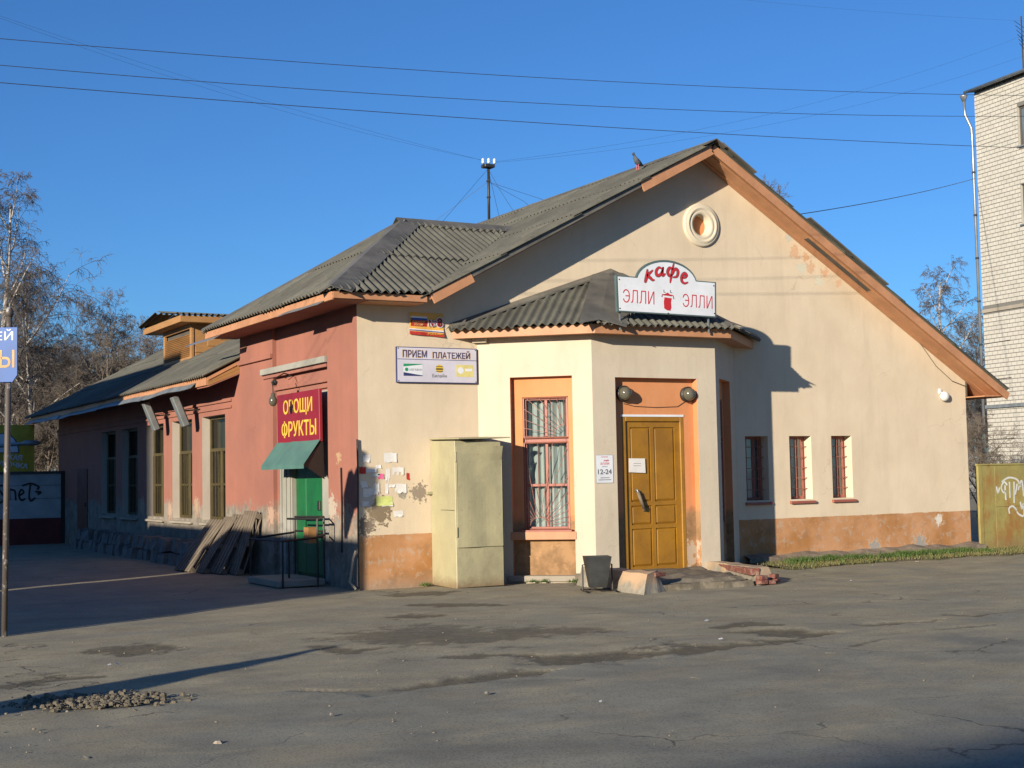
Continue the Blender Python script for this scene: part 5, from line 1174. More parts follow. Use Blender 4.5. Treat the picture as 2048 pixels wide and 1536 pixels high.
# stone blocks along the foot of the side wall
sp_ = thing('stone_stack', 'low dark stack of rough stone blocks along the side wall foot', 'stones', (-0.2, 11, 0))
for i in range(44):
    y = 7.4 + (i % 22) * 0.44 + random.uniform(-.1, .1); lv = i // 22
    rough_block('stone', *(lambda x0, x1, y0, y1, z0, z1: ([(x0, y0, z0), (x1, y0, z0), (x1, y1, z0), (x0, y1, z0)], [(x0 + .03, y0 + .03, z1), (x1 - .03, y0 + .02, z1 - .02), (x1 - .02, y1 - .04, z1), (x0 + .04, y1 - .02, z1 - .02)]))(-0.46 + lv * .08 + random.uniform(-.08, .05), -0.03, y, y + random.uniform(.34, .42), lv * 0.24 - .02, lv * 0.24 + random.uniform(.18, .24)), M['stone'], sp_, 0.05, 2, (-0.2, 11, 0))

# ---------------------------------------------------------------- pole with blue sign
PP = (-5.355, -3.01, 0)
bp = thing('sign_post', 'rusty steel post holding a blue sign at the left edge', 'sign post', PP)
bp.rotation_euler = (R(0.2), R(0.6), 0)
post_m = Nodes('peeling post paint', 0.6)
post_m.col(post_m.mix(post_m.ramp(post_m.noise(9, 5, 0.7, (1, 1, 0.5)), 0.56, 0.62), (0.085, 0.07, 0.06), (0.36, 0.34, 0.32)))
post_m = post_m.m
MB().tube([(0, 0, -0.05), (0, 0, 3.44)], 0.032, 10).build('post', post_m, bp, smooth=True)
MB().lathe([(0.040, 3.40), (0.045, 3.46), (0.02, 3.50)], None, 10).build('cap', post_m, bp, smooth=True)
bsg = thing('blue_sign', 'blue shop sign with pale and amber letters fixed to the rusty post', 'sign', (-5.355, -3.01, 3.0))
BM = frame_m((0, 0, 0), (0.873, -0.4875, 0), (0, 0, 1)) @ Matrix.Translation((0, 0, 0.04))
MB().prism([(-0.62, -0.62), (-0.50, -0.66), (-0.20, -0.31), (0.095, -0.31), (0.145, -0.235), (0.145, 0.28), (-0.12, 0.28), (-0.20, 0.20), (-0.28, 0.30), (-0.42, 0.30), (-0.62, 0.0)], -0.01, 0.01, BM).build('panel', M['blue'], bsg, bevel=0.003)
text_obj('lettering', 'ЕЙ', M['zinc'], BM @ Matrix.Translation((0.005, 0.20, 0.011)), width=0.19, height=0.12, bold=0.006, parent=bsg, ext=0.002)
text_obj('lettering', 'Ы', M['amber'], BM @ Matrix.Translation((0.035, -0.06, 0.011)), width=0.16, height=0.19, bold=0.012, parent=bsg, ext=0.002)

# ---------------------------------------------------------------- left rear wall, billboard
lwl = thing('painted_wall', 'low white and dark red wall with black graffiti at far left', 'wall', (-4, 20.2, 0))
MB().box(-8, 3.9, 0, 0.2, 0.68, 1.86).build('upper_panel', blotchy('dull white wall paint', (0.50, 0.50, 0.47), None, 2, 0.8, grime=0.3), lwl)
MB().box(-8, 3.9, -0.004, 0.2, -0.05, 0.68).build('lower_panel', blotchy('dark red wall paint', (0.18, 0.03, 0.025), None, 2, 0.8), lwl)
MB().box(3.9, 4.02, -0.05, 0.2, 0, 1.93).build('post', M['black'], lwl)
MB().box(-8, 4.0, -0.03, 0.23, 1.86, 1.93).build('coping', M['darkwood'], lwl)
MB().box(-8, 3.9, -0.006, -0.001, 1.20, 1.207).build('seam', M['dark_metal'], lwl); MB().box(-8, 3.9, -0.006, -0.001, 1.55, 1.557).build('seam', M['dark_metal'], lwl)
g = MB(); GM = frame_m((-1.72, 20.195, 0.95), (1, 0, 0), (0, 0, 1))
for pts in ([(.22, .62), (.02, .60), (.10, .42), (.18, .28), (.05, .16), (-.05, .2)], [(.30, .22), (.30, .50), (.36, .50), (.44, .46), (.46, .22)], [(.54, .34), (.66, .42), (.60, .50), (.54, .36), (.60, .22), (.70, .26)], [(.84, .66), (.80, .36), (.84, .20), (.96, .28)], [(.62, .60), (.85, .66), (1.05, .56), (1.0, .50)], [(.96, .44), (1.10, .42), (1.02, .36)]):
    ribbon(g, spline(pts, 6), 0.05, GM, 0.002, 0.001)
g.build('graffiti', M['black'], lwl, M=Matrix.Translation((4, -20.2, 0)))
bb = thing('yellow_billboard', 'yellow poultry shop board with white arch standing above the painted wall', 'sign', (-1.40, 21.4, 0))
MB().box(-0.9, 0.83, 0, 0.08, 1.9, 3.22).build('panel', blotchy('mustard board', (0.62, 0.42, 0.03), None, 2, 0.6), bb)
BB = frame_m((0, -0.001, 0), (1, 0, 0), (0, 0, 1))
MB().prism([(0.02 + .42 * math.cos(a), 2.45 + .55 * math.sin(a)) for a in np.linspace(0, math.pi, 16)], 0, 0.01, BB).build('arch', M['grey_print'], bb)
MB().prism([(0.02 + .38 * math.cos(a), 2.47 + .50 * math.sin(a)) for a in np.linspace(0, math.pi, 16)], 0.0101, 0.015, BB).build('arch', M['white'], bb)
text_obj('lettering', 'СКАЯ', M['white'], BB @ Matrix.Translation((0.26, 2.34, 0.016)) @ Matrix.Rotation(-0.12, 4, 'Z'), width=0.50, height=0.16, bold=0.03, parent=bb, ext=0.004)
text_obj('lettering', 'УРОЧКА', M['white'], BB @ Matrix.Translation((0.26, 2.13, 0.016)) @ Matrix.Rotation(-0.12, 4, 'Z'), width=0.82, height=0.15, bold=0.03, parent=bb, ext=0.004)
for x in (-0.6, 0.6): MB().box(x, x + 0.08, 0.09, 0.17, 0, 3.1).build('leg', M['black'], bb)
sl_ = thing('street_lamp', 'grey horizontal arm lamp in front of the yellow board', 'street lamp', (-1.9, 20.8, 0))
MB().tube([(0, 0, 0), (0, 0, 2.6)], 0.05, 8).build('post', M['dark_metal'], sl_)
MB().tube([(0, 0, 2.58), (0.6, -0.05, 2.66), (1.15, -0.1, 2.70)], [0.045, 0.05, 0.05], 8).build('arm', M['zinc'], sl_)
MB().lathe([(0.03, -0.28), (0.07, -0.2), (0.075, 0.1), (0.03, 0.22)], Matrix.Translation((1.15, -0.1, 2.70)) @ Matrix.Rotation(R(90), 4, 'Y'), 10).build('lamp_head', M['zinc'], sl_, smooth=True)
tag(MB().box(-0.95, -0.35, 22.9, 23.3, 1.6, 2.02).build('timber_crate', M['board'], bevel=0.02), 'sunlit ochre crate top showing above the painted wall', 'crate')
tag(MB().box(-1.2, -0.1, 22.6, 23.6, -0.02, 1.6).build('metal_container', M['dark_metal'], bevel=0.02), 'dark metal container standing behind the painted wall', 'container')

# ---------------------------------------------------------------- right side gate
gt = thing('steel_gate', 'rusty yellow green sheet steel gate with white graffiti', 'gate', (12.42, -0.12, 0), R(-2))
MB().box(0.0, 0.10, 0.0, 0.05, 0.05, 1.60).build('frame', M['rusty'], gt, bevel=0.004)
for (a, b, c, d) in ((0.10, 0.42, 0.0, 1.60), (0.425, 2.2, 0.82, 1.60), (0.425, 2.2, -0.02, 0.815)):
    MB().box(a, b, 0.01, 0.03, c, d).build('sheet_panel', M['rusty'], gt, bevel=0.003)
MB().box(-0.02, 2.2, -0.01, 0.05, 1.60, 1.63).build('top_rail', M['rusty'], gt)
g = MB(); GM = frame_m((0.30, 0.008, 0.78), (1, 0, 0), (0, 0, 1))
for pts in ([(.16, .42), (.19, .30), (.24, .40)], [(.44, .44), (.36, .50), (.28, .40), (.34, .30), (.40, .34)], [(.30, .50), (.48, .58), (.70, .54), (.78, .40)], [(.38, .44), (.39, .16)], [(.50, .50), (.50, .20)], [(.62, .50), (.60, .10)], [(.70, .46), (.64, .26)], [(.72, .34), (.82, .52), (.86, .22)], [(.92, .54), (1.0, .30)],
            [(.47, -.10), (.46, .0), (.56, .04), (.66, -.04)], [(.76, .12), (.80, -.02), (.84, .08), (.84, -.14), (.72, -.12), (.66, -.06)]):
    ribbon(g, spline(pts, 5), 0.035, GM, 0.001, 0.001)
g.build('graffiti', blotchy('white spray paint', (0.62, 0.62, 0.58), None, 5, 0.7, grime=0.4), gt)
# kerb-like stones under the gate
for i in range(3): pass

# ---------------------------------------------------------------- grass strip
def grass():
    # soil strip
    mb = MB(); xs = np.linspace(6.95, 16, 70)
    edge = lambda x: -0.92 + 0.22 * wav(x * 1.1, 2, 0) + 0.10 * wav(x * 4, 2, 0)
    ed2 = lambda x: edge(x) - max(0, (8.2 - x)) * 0.3
    rows_ = [0.0, 0.25, 0.5, 0.75, 1.0]
    Zf = lambda x, t: 0.045 * (1 - t) ** 0.7 * (1 + 0.4 * wav(x * 3, t * 3, 0)) + 0.004 - 0.03 * (t > .99)
    for a, b in zip(xs[:-1], xs[1:]):
        for t0, t1 in zip(rows_[:-1], rows_[1:]):
            P = lambda x, t: (x, -0.1 + (ed2(x) + 0.1) * t, Zf(x, t))
            mb.quad(P(a, t0), P(b, t0), P(b, t1), P(a, t1))
    k = Nodes('dry turf soil', 0.95)
    a = k.mix(k.ramp(k.noise(3, 6, 0.7), 0.4, 0.6), (0.13, 0.10, 0.055), (0.10, 0.11, 0.04)); a = k.mix(k.ramp(k.noise(14, 5, 0.7), 0.5, 0.65), a, (0.07, 0.05, 0.03))
    k.col(a); k.bump(k.noise(30, 5, 0.7), 0.8, 0.03)
    struct(mb.build('grass_verge', k.m, smooth=True))
    V, F = [], []
    def blades(n, fx, hgt, wd, spread):
        for _ in range(n):
            x, t = fx(); y = -0.1 + (ed2(x) + 0.1) * t; z = Zf(x, t) - 0.005; a = random.uniform(0, 6.28); h_ = hgt * random.uniform(.45, 1.2); l_ = random.uniform(.1, spread) * h_
            dx, dy = math.cos(a), math.sin(a); w_ = wd * random.uniform(.6, 1.2); o = len(V)
            V.extend([(x - dy * w_, y + dx * w_, z), (x + dy * w_, y - dx * w_, z), (x + dx * l_ * .4 + dy * w_ * .8, y + dy * l_ * .4 - dx * w_ * .8, z + h_ * .6), (x + dx * l_ * .4 - dy * w_ * .8, y + dy * l_ * .4 + dx * w_ * .8, z + h_ * .6), (x + dx * l_, y + dy * l_, z + h_)])
            F.extend([(o, o + 1, o + 2, o + 3), (o + 3, o + 2, o + 4)])
    cl = [(random.uniform(7.5, 12.2), random.uniform(0.12, 0.45), random.uniform(.08, .28)) for _ in range(34)]
    cl = [(7.6 + 4.5 * (i / 34) + random.uniform(-.1, .1), random.uniform(.25, .55), random.uniform(.05, .17)) for i in range(34) if random.random() < .68]
    def fcl():
        c = random.choice(cl); return c[0] + random.gauss(0, c[2]), min(.95, max(0.02, c[1] + random.gauss(0, .10)))
    blades(4200, fcl, 0.095, 0.006, 1.1)
    me = bpy.data.meshes.new('grass'); me.from_pydata(V, [], F)
    k = Nodes('fresh green grass', 0.7); k.col(k.mix(k.ramp(k.noise(5, 4, 0.7), 0.35, 0.65), (0.085, 0.145, 0.025), (0.05, 0.09, 0.02))); me.materials.append(k.m)
    tag(link('green_grass', me), 'fresh green grass tufts along the foot of the cream wall', 'grass', kind='stuff')
    V.clear(); F.clear(); cl2 = [random.uniform(7.4, 15.2) for _ in range(26)]
    blades(9000, lambda: (random.choice(cl2) + random.gauss(0, .35), random.uniform(.1, 1.0)), 0.05, 0.005, 1.6)
    me = bpy.data.meshes.new('dry_grass'); me.from_pydata(V, [], F)
    me.materials.append(blotchy('dry grass', (0.24, 0.20, 0.08), (0.12, 0.14, 0.04), 4, 0.9)); tag(link('dry_grass', me), 'short dry grass on the verge between wall and asphalt', 'grass', kind='stuff')
    # sprouts at the bay foot
    V.clear(); F.clear()
    for (cx, cy) in ((2.5, -0.62), (2.62, -0.72), (2.95, -1.02), (3.0, -1.07), (1.0, -0.05)):
        for _ in range(60):
            x = cx + random.gauss(0, .05); y = cy - abs(random.gauss(0, .03)); a = random.uniform(0, 6.28); h_ = random.uniform(.02, .07); o = len(V)
            V.extend([(x - .005, y, 0), (x + .005, y, 0), (x + math.cos(a) * .03, y + math.sin(a) * .03, h_)]); F.append((o, o + 1, o + 2))
    me = bpy.data.meshes.new('weeds'); me.from_pydata(V, [], F); me.materials.append(bpy.data.materials['fresh green grass']); tag(link('weeds', me), 'small weeds sprouting at the foot of the bay window wall', 'weeds', kind='stuff')
grass()

# ---------------------------------------------------------------- rubble and small litter
def pebble(cx, cy, r_, V, F, z=0.0):
    o = len(V); h_ = r_ * random.uniform(.5, .9); a0 = random.uniform(0, 6.28)
    for lvl, (k_, hz) in enumerate(((1, -0.2), (0.95, .35), (.55, 1.0))):
        for j in range(6):
            a = a0 + j * 1.047; rr = r_ * k_ * random.uniform(.75, 1.15); V.append((cx + rr * math.cos(a), cy + rr * math.sin(a), z + h_ * hz))
    for l_ in (0, 6):
        for j in range(6): F.append((o + l_ + j, o + l_ + (j + 1) % 6, o + l_ + 6 + (j + 1) % 6, o + l_ + 6 + j))
    F.append(tuple(o + 12 + j for j in range(6)))
V, F = [], []
for _ in range(900):
    a = random.uniform(0, 6.28); q = abs(random.gauss(0, .5)); t = random.gauss(0, .42); s_ = random.gauss(0, .16)
    cx, cy = -5.55 + t * 0.55 + s_ * .3, -8.08 - t * 0.25 + s_
    pebble(cx, cy, random.choice((.005, .007, .009, .012, .016, .026)), V, F, -0.016 + random.uniform(-.006, .012))
me = bpy.data.meshes.new('rubble'); me.from_pydata(V, [], F); me.materials.append(blotchy('broken asphalt crumbs', (0.16, 0.135, 0.095), (0.07, 0.06, 0.042), 9, .95, bump=.5))
tag(link('rubble_heap', me), 'heap of broken asphalt crumbs in the left foreground', 'rubble', kind='stuff')
V, F = [], []
for _ in range(500):
    x = random.uniform(-8.5, 8); y = random.uniform(-13.5, -4)
    pebble(x, y, random.choice((.003, .004, .005, .006, .009)), V, F, -0.010)
for _ in range(60):
    pebble(random.gauss(-0.7, .8), random.gauss(-8.3, .15), random.choice((.004, .006, .010)), V, F, -0.045)
for _ in range(28):
    pebble(random.gauss(-6.5, .35), random.gauss(-9.2, .6), random.uniform(.006, .02), V, F, -0.004)
me = bpy.data.meshes.new('gravel'); me.from_pydata(V, [], F); me.materials.append(blotchy('dusty gravel', (0.26, 0.22, 0.16), (0.15, 0.125, 0.09), 9, .95))
tag(link('loose_gravel', me), 'loose pebbles scattered over the dusty asphalt', 'gravel', kind='stuff')
for i, (x, y, r_, lab) in enumerate(((-5.31, -10.30, .030, 'small pale stone at the bottom left of the asphalt'), (-3.05, -9.55, .022, 'small grey stone on asphalt left of the centre foreground'), (-6.60, -8.62, .03, 'grey stone lying left of the rubble heap'), (-4.35, -9.75, .016, 'tiny stone between the rubble heap and the foreground'))):
    V, F = [], []; pebble(0, 0, r_, V, F, 0); me = bpy.data.meshes.new('stone'); me.from_pydata(V, [], F); me.materials.append(M['stone'] if i % 2 else M['concrete']); o = link('stone', me); o.location = (x, y, 0.0); tag(o, lab, 'stone')
V, F = [], []
white_bits = [(-5.0, -6.2), (-4.92, -6.2), (-6.1, -10.32), (-0.2, -6.9), (-0.95, -8.35), (0.3, -8.0), (4.6, -10.0), (2.9, -10.2), (-1.4, -9.9), (0.4, -9.4), (-2.6, -10.4), (5.2, -8.9), (1.2, -6.6), (6.0, -3.6), (8.4, -1.5), (9.6, -1.3)]
for (x, y) in white_bits:
    a = random.uniform(0, 3); l_ = random.uniform(.015, .05); dx, dy = math.cos(a) * l_, math.sin(a) * l_; o = len(V)
    V += [(x - dx, y - dy, .004), (x + dx, y + dy, .006), (x + dx - dy * .5, y + dy + dx * .5, .016), (x - dx - dy * .5, y - dy + dx * .5, .012)]; F.append((o, o + 1, o + 2, o + 3))
me = bpy.data.meshes.new('litter'); me.from_pydata(V, [], F); me.materials.append(M['paper']); tag(link('litter', me), 'tiny white paper scraps and cigarette ends on the asphalt', 'litter', kind='stuff')

# ---------------------------------------------------------------- roof mast, wires, pigeon
ms = thing('wire_mast', 'dark steel radio wire mast with three white insulators on ridge', 'mast', (6.16, 7.29, 7.05))
MB().tube([(0, 0, -0.05), (0.01, 0, 1.13)], 0.030, 8).build('pole', M['dark_metal'], ms, smooth=True)
MB().box(-0.12, 0.12, -0.10, 0.10, 1.10, 1.17).build('crossarm', M['dark_metal'], ms, bevel=0.01)
for (x, y, z) in ((-0.13, -0.02, 1.17), (0.02, 0.0, 1.19), (0.17, 0.02, 1.20)):
    MB().tube([(x, y, z - 0.06), (x, y, z + 0.02)], 0.008, 5).build('pin', M['dark_metal'], ms)
    MB().lathe([(0.028, 0), (0.034, 0.03), (0.026, 0.06), (0.034, 0.08), (0.02, 0.11)], Matrix.Translation((x, y, z + 0.01)), 10).build('insulator', M['porcelain'], ms, smooth=True)
for z in (0.45, 0.80): MB().lathe([(0.045, z), (0.045, z + 0.03)], None, 8).build('collar', M['dark_metal'], ms)
gy = [(-2.6, -1.0), (-1.9, 1.2), (-0.6, -2.2), (0.8, -1.6), (1.6, 1.8), (1.2, -3.0)]
for i, (x, y) in enumerate(gy):
    gz = (zL(6.16 + x) if x < 0 else zRr(6.16 + x)) - 7.05 + 0.05
    MB().tube([(0, 0, 1.08 if i % 2 == 0 else 0.80), (x * .5, y * .5, (1.08 + gz) / 2 - .03), (x, y, gz)], 0.004, 3).build('guy_wire', M['wire'], ms)
def wire(pts, r_, label, group=None, sag=0.0, n=24):
    a, b = Vector(pts[0]), Vector(pts[-1]); P = [a.lerp(b, t) + Vector((0, 0, -sag * 4 * t * (1 - t))) for t in np.linspace(0, 1, n)]
    return tag(MB().tube(P, r_, 4).build('overhead_wire', M['wire']), label, 'wire', group)
def wire3(pL, pM, pR, r_, label, group):
    """parabola through three points, carried on past both ends"""
    xs_ = np.array([pL[0], pM[0], pR[0]]); zs2 = np.array([pL[2], pM[2], pR[2]]); cf = np.polyfit(xs_, zs2, 2); y = pL[1]
    P = [(x, y, float(np.polyval(cf, x))) for x in np.linspace(-11, 15, 30)]
    return tag(MB().tube(P, r_, 5).build('overhead_wire', M['wire']), label, 'wire', group)
gw = 'power lines crossing above the cafe'
wire3((-5.46, -3.2, 6.38), (0.53, -3.2, 6.73), (9.27, -3.2, 7.49), .004, 'topmost of the three power lines crossing the sky', gw)
wire3((-5.45, -3.2, 6.09), (0.67, -3.2, 6.40), (9.25, -3.2, 7.14), .004, 'middle of the three power lines crossing the sky', gw)
wire3((-5.45, -3.2, 5.90), (0.67, -3.2, 6.15), (9.23, -3.2, 6.66), .0045, 'lowest of the three power lines crossing the sky', gw)
wire([(8.0, 1.5, 6.1), (30.73, 16.24, 11.81)], .009, 'dark cable from the gable roof to the white brick block', sag=0.12)
MT = Vector((6.16, 7.29, 8.30))
wire([MT + Vector((-.13, 0, 0)), (-5.2, 7.3, 10.35)], .0018, 'thin upper wire from the mast toward the left', 'thin radio wires meeting at the mast', .15)
wire([MT + Vector((-.13, -.02, 0)), (-5.2, 6.6, 10.1)], .0018, 'thin lower wire from the mast toward the left', 'thin radio wires meeting at the mast', .25)
wire([MT + Vector((.17, 0, 0)), (24, 7.3, 13.8)], .0018, 'thin upper wire from the mast toward the right', 'thin radio wires meeting at the mast', .5)
wire([MT + Vector((.17, -.02, -.02)), (24, 7.0, 13.2)], .0018, 'thin lower wire from the mast toward the right', 'thin radio wires meeting at the mast', .5)
wire([(11.07, 7.3, 12.75), (25, 7.3, 14.0)], .0015, 'faint wire at the very top right of the sky', None, .1)
def pigeon():
    t = thing('pigeon', 'grey pigeon perched on the roof near the ridge', 'pigeon', (5.62, 0.9, zL(5.62) + 0.06), R(200))
    bm = bmesh.new()
    prof = [(-0.17, .10, .008), (-0.12, .11, .025), (-0.05, .125, .05), (0.02, .15, .06), (0.07, .19, .045), (0.09, .235, .026), (0.11, .262, .03), (0.135, .262, .018), (0.155, .255, .006), (0.17, .25, .003)]
    rings = []
    for (x, z, r_) in prof: rings.append([bm.verts.new((x, r_ * .85 * math.cos(a), z + r_ * math.sin(a))) for a in [k_ * math.pi / 5 for k_ in range(10)]])
    for a, b in zip(rings[:-1], rings[1:]):
        for j in range(10): bm.faces.new([a[j], a[(j + 1) % 10], b[(j + 1) % 10], b[j]])
    bm.faces.new(rings[0][::-1]); bm.faces.new(rings[-1])
    for f in bm.faces: f.smooth = True
    me = bpy.data.meshes.new('body'); bm.to_mesh(me); bm.free(); me.materials.append(blotchy('grey plumage', (0.12, 0.13, 0.15), (0.07, 0.075, 0.09), 20, .8)); link('body', me, t)
    for s_ in (-1, 1): MB().tube([(0.0, s_ * .022, .11), (0.005, s_ * .022, 0.0)], .006, 5).build('leg', M['red'], t)
pigeon()

# ---------------------------------------------------------------- apartment block on the right
apt = thing('apartment_block', 'tall white brick apartment block at the right edge', 'building', (31.0, 16.35, 0))
ang = math.atan2(-0.99, -0.12)
apt.rotation_euler = (0, 0, ang)      # local +x runs along the visible face towards the camera, wall outside is local -y
HB = 15.0
k = Nodes('lime mortar', 0.9); k.col(k.mix(k.noise(3, 4), (0.17, 0.16, 0.145), (0.13, 0.125, 0.11))); M['mortar'] = k.m
k = Nodes('white silicate brick', 0.88); oi = k.n('ShaderNodeObjectInfo')
a = k.mix(k.ramp(k.noise(2.2, 5, 0.6), 0.35, 0.65), (0.50, 0.475, 0.415), (0.43, 0.41, 0.36)); a = k.mix(k.math('MULTIPLY', oi.outputs['Random'], 0.3), a, (0.42, 0.38, 0.32))
wn_ = k.n('ShaderNodeTexWhiteNoise'); sn = k.n('ShaderNodeVectorMath'); sn.operation = 'SNAP'; sn.inputs[1].default_value = (0.26, 10, 0.148); k.l(k.tc.outputs['Object'], sn.inputs[0]); k.l(sn.outputs[0], wn_.inputs['Vector'])
a = k.mix(k.math('MULTIPLY', wn_.outputs['Value'], 0.35), a, (0.38, 0.35, 0.30)); k.col(a); M['silicate'] = k.m
APW = 12.0
wins = [(2.1, 3.6), (6.6, 8.1)]; fl_z = [1.9 + 2.75 * i for i in range(5)]
zw = lambda i: (1.67 + 2.72 * i, 3.05 + 2.72 * i)
hol = [(a, b, zw(i)[0], zw(i)[1]) for (a, b) in wins for i in range(5)]
AM = frame_m((0, 0, 0), (1, 0, 0), (0, 0, 1))
AM_out = AM                                             # outward normal is local -y
wall('facade', AM, 0, APW, 0, HB, hol, M['mortar'], 0.15, M['silicate'], parent=apt)
MB().box(0, APW, 0.5, 11, 0, HB - 0.01).build('rear_body', M['mortar'], apt)
mb = MB(); mb.quad((0, 0, 0), (0, 0.5, 0), (0, 0.5, HB), (0, 0, HB)); mb.build('facade', M['silicate'], apt)
# bricks on the visible face: the 300 nearest in view as parts, the rest joined
bw, bh = 0.240, 0.122; cells = []
nr_ = int(HB / 0.148)
for r_ in range(10, nr_):
    z = r_ * 0.148
    for c_ in range(int(5.6 / 0.265) + 1):
        u = c_ * 0.265 - (0.13 if r_ % 2 else 0); u1 = u + bw; u = max(u, 0.0)
        for h_ in hol:
            if h_[2] - 0.01 < z + bh and h_[3] + 0.01 > z:
                if u < h_[0] < u1: u1 = h_[0] - 0.004
                if u < h_[1] < u1: u = h_[1] + 0.004
        if u1 - u < 0.04: continue
        if any(h_[0] < (u + u1) / 2 < h_[1] and h_[2] - 0.01 < z + bh and h_[3] + 0.01 > z for h_ in hol): continue
        if abs(z - 7.06) < 0.12: continue
        cells.append((u, u1, z))
cells.sort(key=lambda q: (q[2] < 1.9, q[0] > 3.4, q[2]))
rest = MB(); me_b = None
for i, (u, u1, z) in enumerate(cells):
    pr = 0.012 + 0.006 * random.random()
    if i < 290:
        if u1 - u > 0.24:
            if me_b is None: me_b = MB().box(0, bw, -0.014, 0.0, 0, bh).mesh('brick', M['silicate'])
            o = link('brick', me_b, apt); o.location = (u, -0.001 + random.uniform(-.004, .002), z)
        else:
            o = MB().box(0, u1 - u, -0.014, 0, 0, bh).build('brick', M['silicate'], apt); o.location = (u, -0.001, z)
    else: rest.box(u, u1, -pr, -0.0005, z, z + bh)
o = rest.build('brickwork', M['silicate'], apt); o['kind'] = 'stuff'
for (a, b, c, d) in hol:
    f = MB(); t = 0.07
    for (p, q, r_, s_) in ((a, a + t, c, d), (b - t, b, c, d), (a + t, b - t, c, c + t), (a + t, b - t, d - t, d), (a + 0.45, a + 0.52, c + t, d - t)): f.box(p, q, 0.09, 0.14, r_, s_)
    wo_ = f.build('window', M['brown'] if c < 4 else M['darkwood'], apt)
    p = MB(); p.quad((a, 0.12, c), (b, 0.12, c), (b, 0.12, d), (a, 0.12, d)); p.build('pane', blotchy('sky reflecting glass', (0.10, 0.14, 0.18), None, 1, 0.08) if 'sky reflecting glass' not in bpy.data.materials else bpy.data.materials['sky reflecting glass'], wo_)
    MB().box(a - 0.05, b + 0.05, -0.06, 0.1, c - 0.05, c - 0.001).build('sill', M['zinc'], wo_)
MB().box(-0.01, APW, -0.05, 0.0, 7.0, 7.12).build('string_course', M['concrete'], apt)
MB().box(-0.01, APW, -0.10, 0.0, 3.60, 3.72).build('ledge_pipe', M['zinc'], apt)
mb = MB(); mb.hexa([(-0.18, -0.22, HB - 0.01), (APW, -0.22, HB - 0.01), (APW, 6, HB + 0.9), (-0.18, 6, HB + 0.9)], [(-0.18, -0.22, HB + 0.03), (APW, -0.22, HB + 0.03), (APW, 6, HB + 0.95), (-0.18, 6, HB + 0.95)]); mb.build('roof', M['slate_flat'], apt)
MB().tube([(-0.2, -0.28, HB + 0.0), (APW, -0.28, HB + 0.0)], 0.06, 8).build('gutter', M['zinc'], apt, smooth=True)
dpm = blotchy('bright galvanised pipe', (0.34, 0.35, 0.36), (0.25, 0.26, 0.27), 3, .35, .6)
MB().lathe([(0.06, -0.22), (0.13, -0.04), (0.14, 0.0)], Matrix.Translation((-0.22, -0.30, HB - 0.10)), 10).build('downpipe', dpm, apt, smooth=True)
MB().tube([(-0.22, -0.30, HB - 0.28), (-0.21, -0.28, HB - 0.8), (-0.10, -0.11, HB - 1.3), (-0.09, -0.10, HB - 1.6), (-0.09, -0.10, 0)], 0.05, 8).build('downpipe', dpm, apt, smooth=True)
for i in range(8): MB().lathe([(0.065, 0), (0.065, 0.07)], Matrix.Translation((-0.09, -0.10, 1.2 + i * 1.55)), 8).build('pipe_collar', M['dark_metal'], apt)
for zz in (1.3, 2.5, 4.6, 5.9): MB().tube([(0.0, -0.03, zz), (1.3, -0.03, zz + 0.02)], 0.012, 4).build('cable', M['wire'], apt)
MB().tube([(2.5, -0.05, HB - 1.5), (2.7, -0.05, 8), (3.0, -0.05, 3)], 0.02, 4).build('cable', M['wire'], apt)
an = thing('roof_antenna', 'spiky aerial antenna on the roof of the white block', 'antenna', (30.7, 13.9, HB + 0.1))
MB().tube([(0, 0, 0), (0, 0, 1.9)], 0.025, 5).build('mast', M['dark_metal'], an)
for i in range(6): MB().tube([(-1.2 + i * .1, -0.9 + i * .12, 0.55 + i * 0.2), (1.0 + i * .1, 0.5 + i * .12, 0.75 + i * 0.25)], 0.012, 4).build('rod', M['dark_metal'], an)
# grey block behind
gb = thing('grey_house', 'grey house with small windows behind the cafe eave', 'building', (50, 46, 0), R(-28))
GMf = frame_m((0, 0, 0), (1, 0, 0), (0, 0, 1)); ghol = [(x, x + 0.9, z, z + 1.3) for x in np.arange(-11, 9, 2.6) for z in (1.2, 3.6)]
wall('facade', GMf, -12, 9, 0, 6.6, ghol, plaster('dull grey render', (0.26, 0.25, 0.24), (0.22, 0.21, 0.20)), 0.15, parent=gb)
MB().box(-12, 9, 0.3, 8, 0, 6.5).build('rear_body', M['concrete'], gb)
mb = MB(); mb.hexa([(-12.3, -0.4, 6.5), (9.3, -0.4, 6.5), (9.3, 8.4, 6.5), (-12.3, 8.4, 6.5)], [(-12, 3.8, 8.3), (9, 3.8, 8.3), (9, 4.2, 8.3), (-12, 4.2, 8.3)]); mb.build('roof', M['slate_flat'], gb)
for (a, b, c, d) in ghol:
    f = MB()
    for (p, q, r_, s_) in ((a, a + .09, c, d), (b - .09, b, c, d), (a + .09, b - .09, c, c + .09), (a + .09, b - .09, d - .09, d), ((a + b) / 2 - .04, (a + b) / 2 + .04, c + .09, d - .09)): f.box(p, q, 0.05, 0.1, r_, s_)
    wo_ = f.build('window', M['brown'], gb); MB().box(a, b, 0.1, 0.12, c, d).build('pane', bpy.data.materials['sky reflecting glass'], wo_)

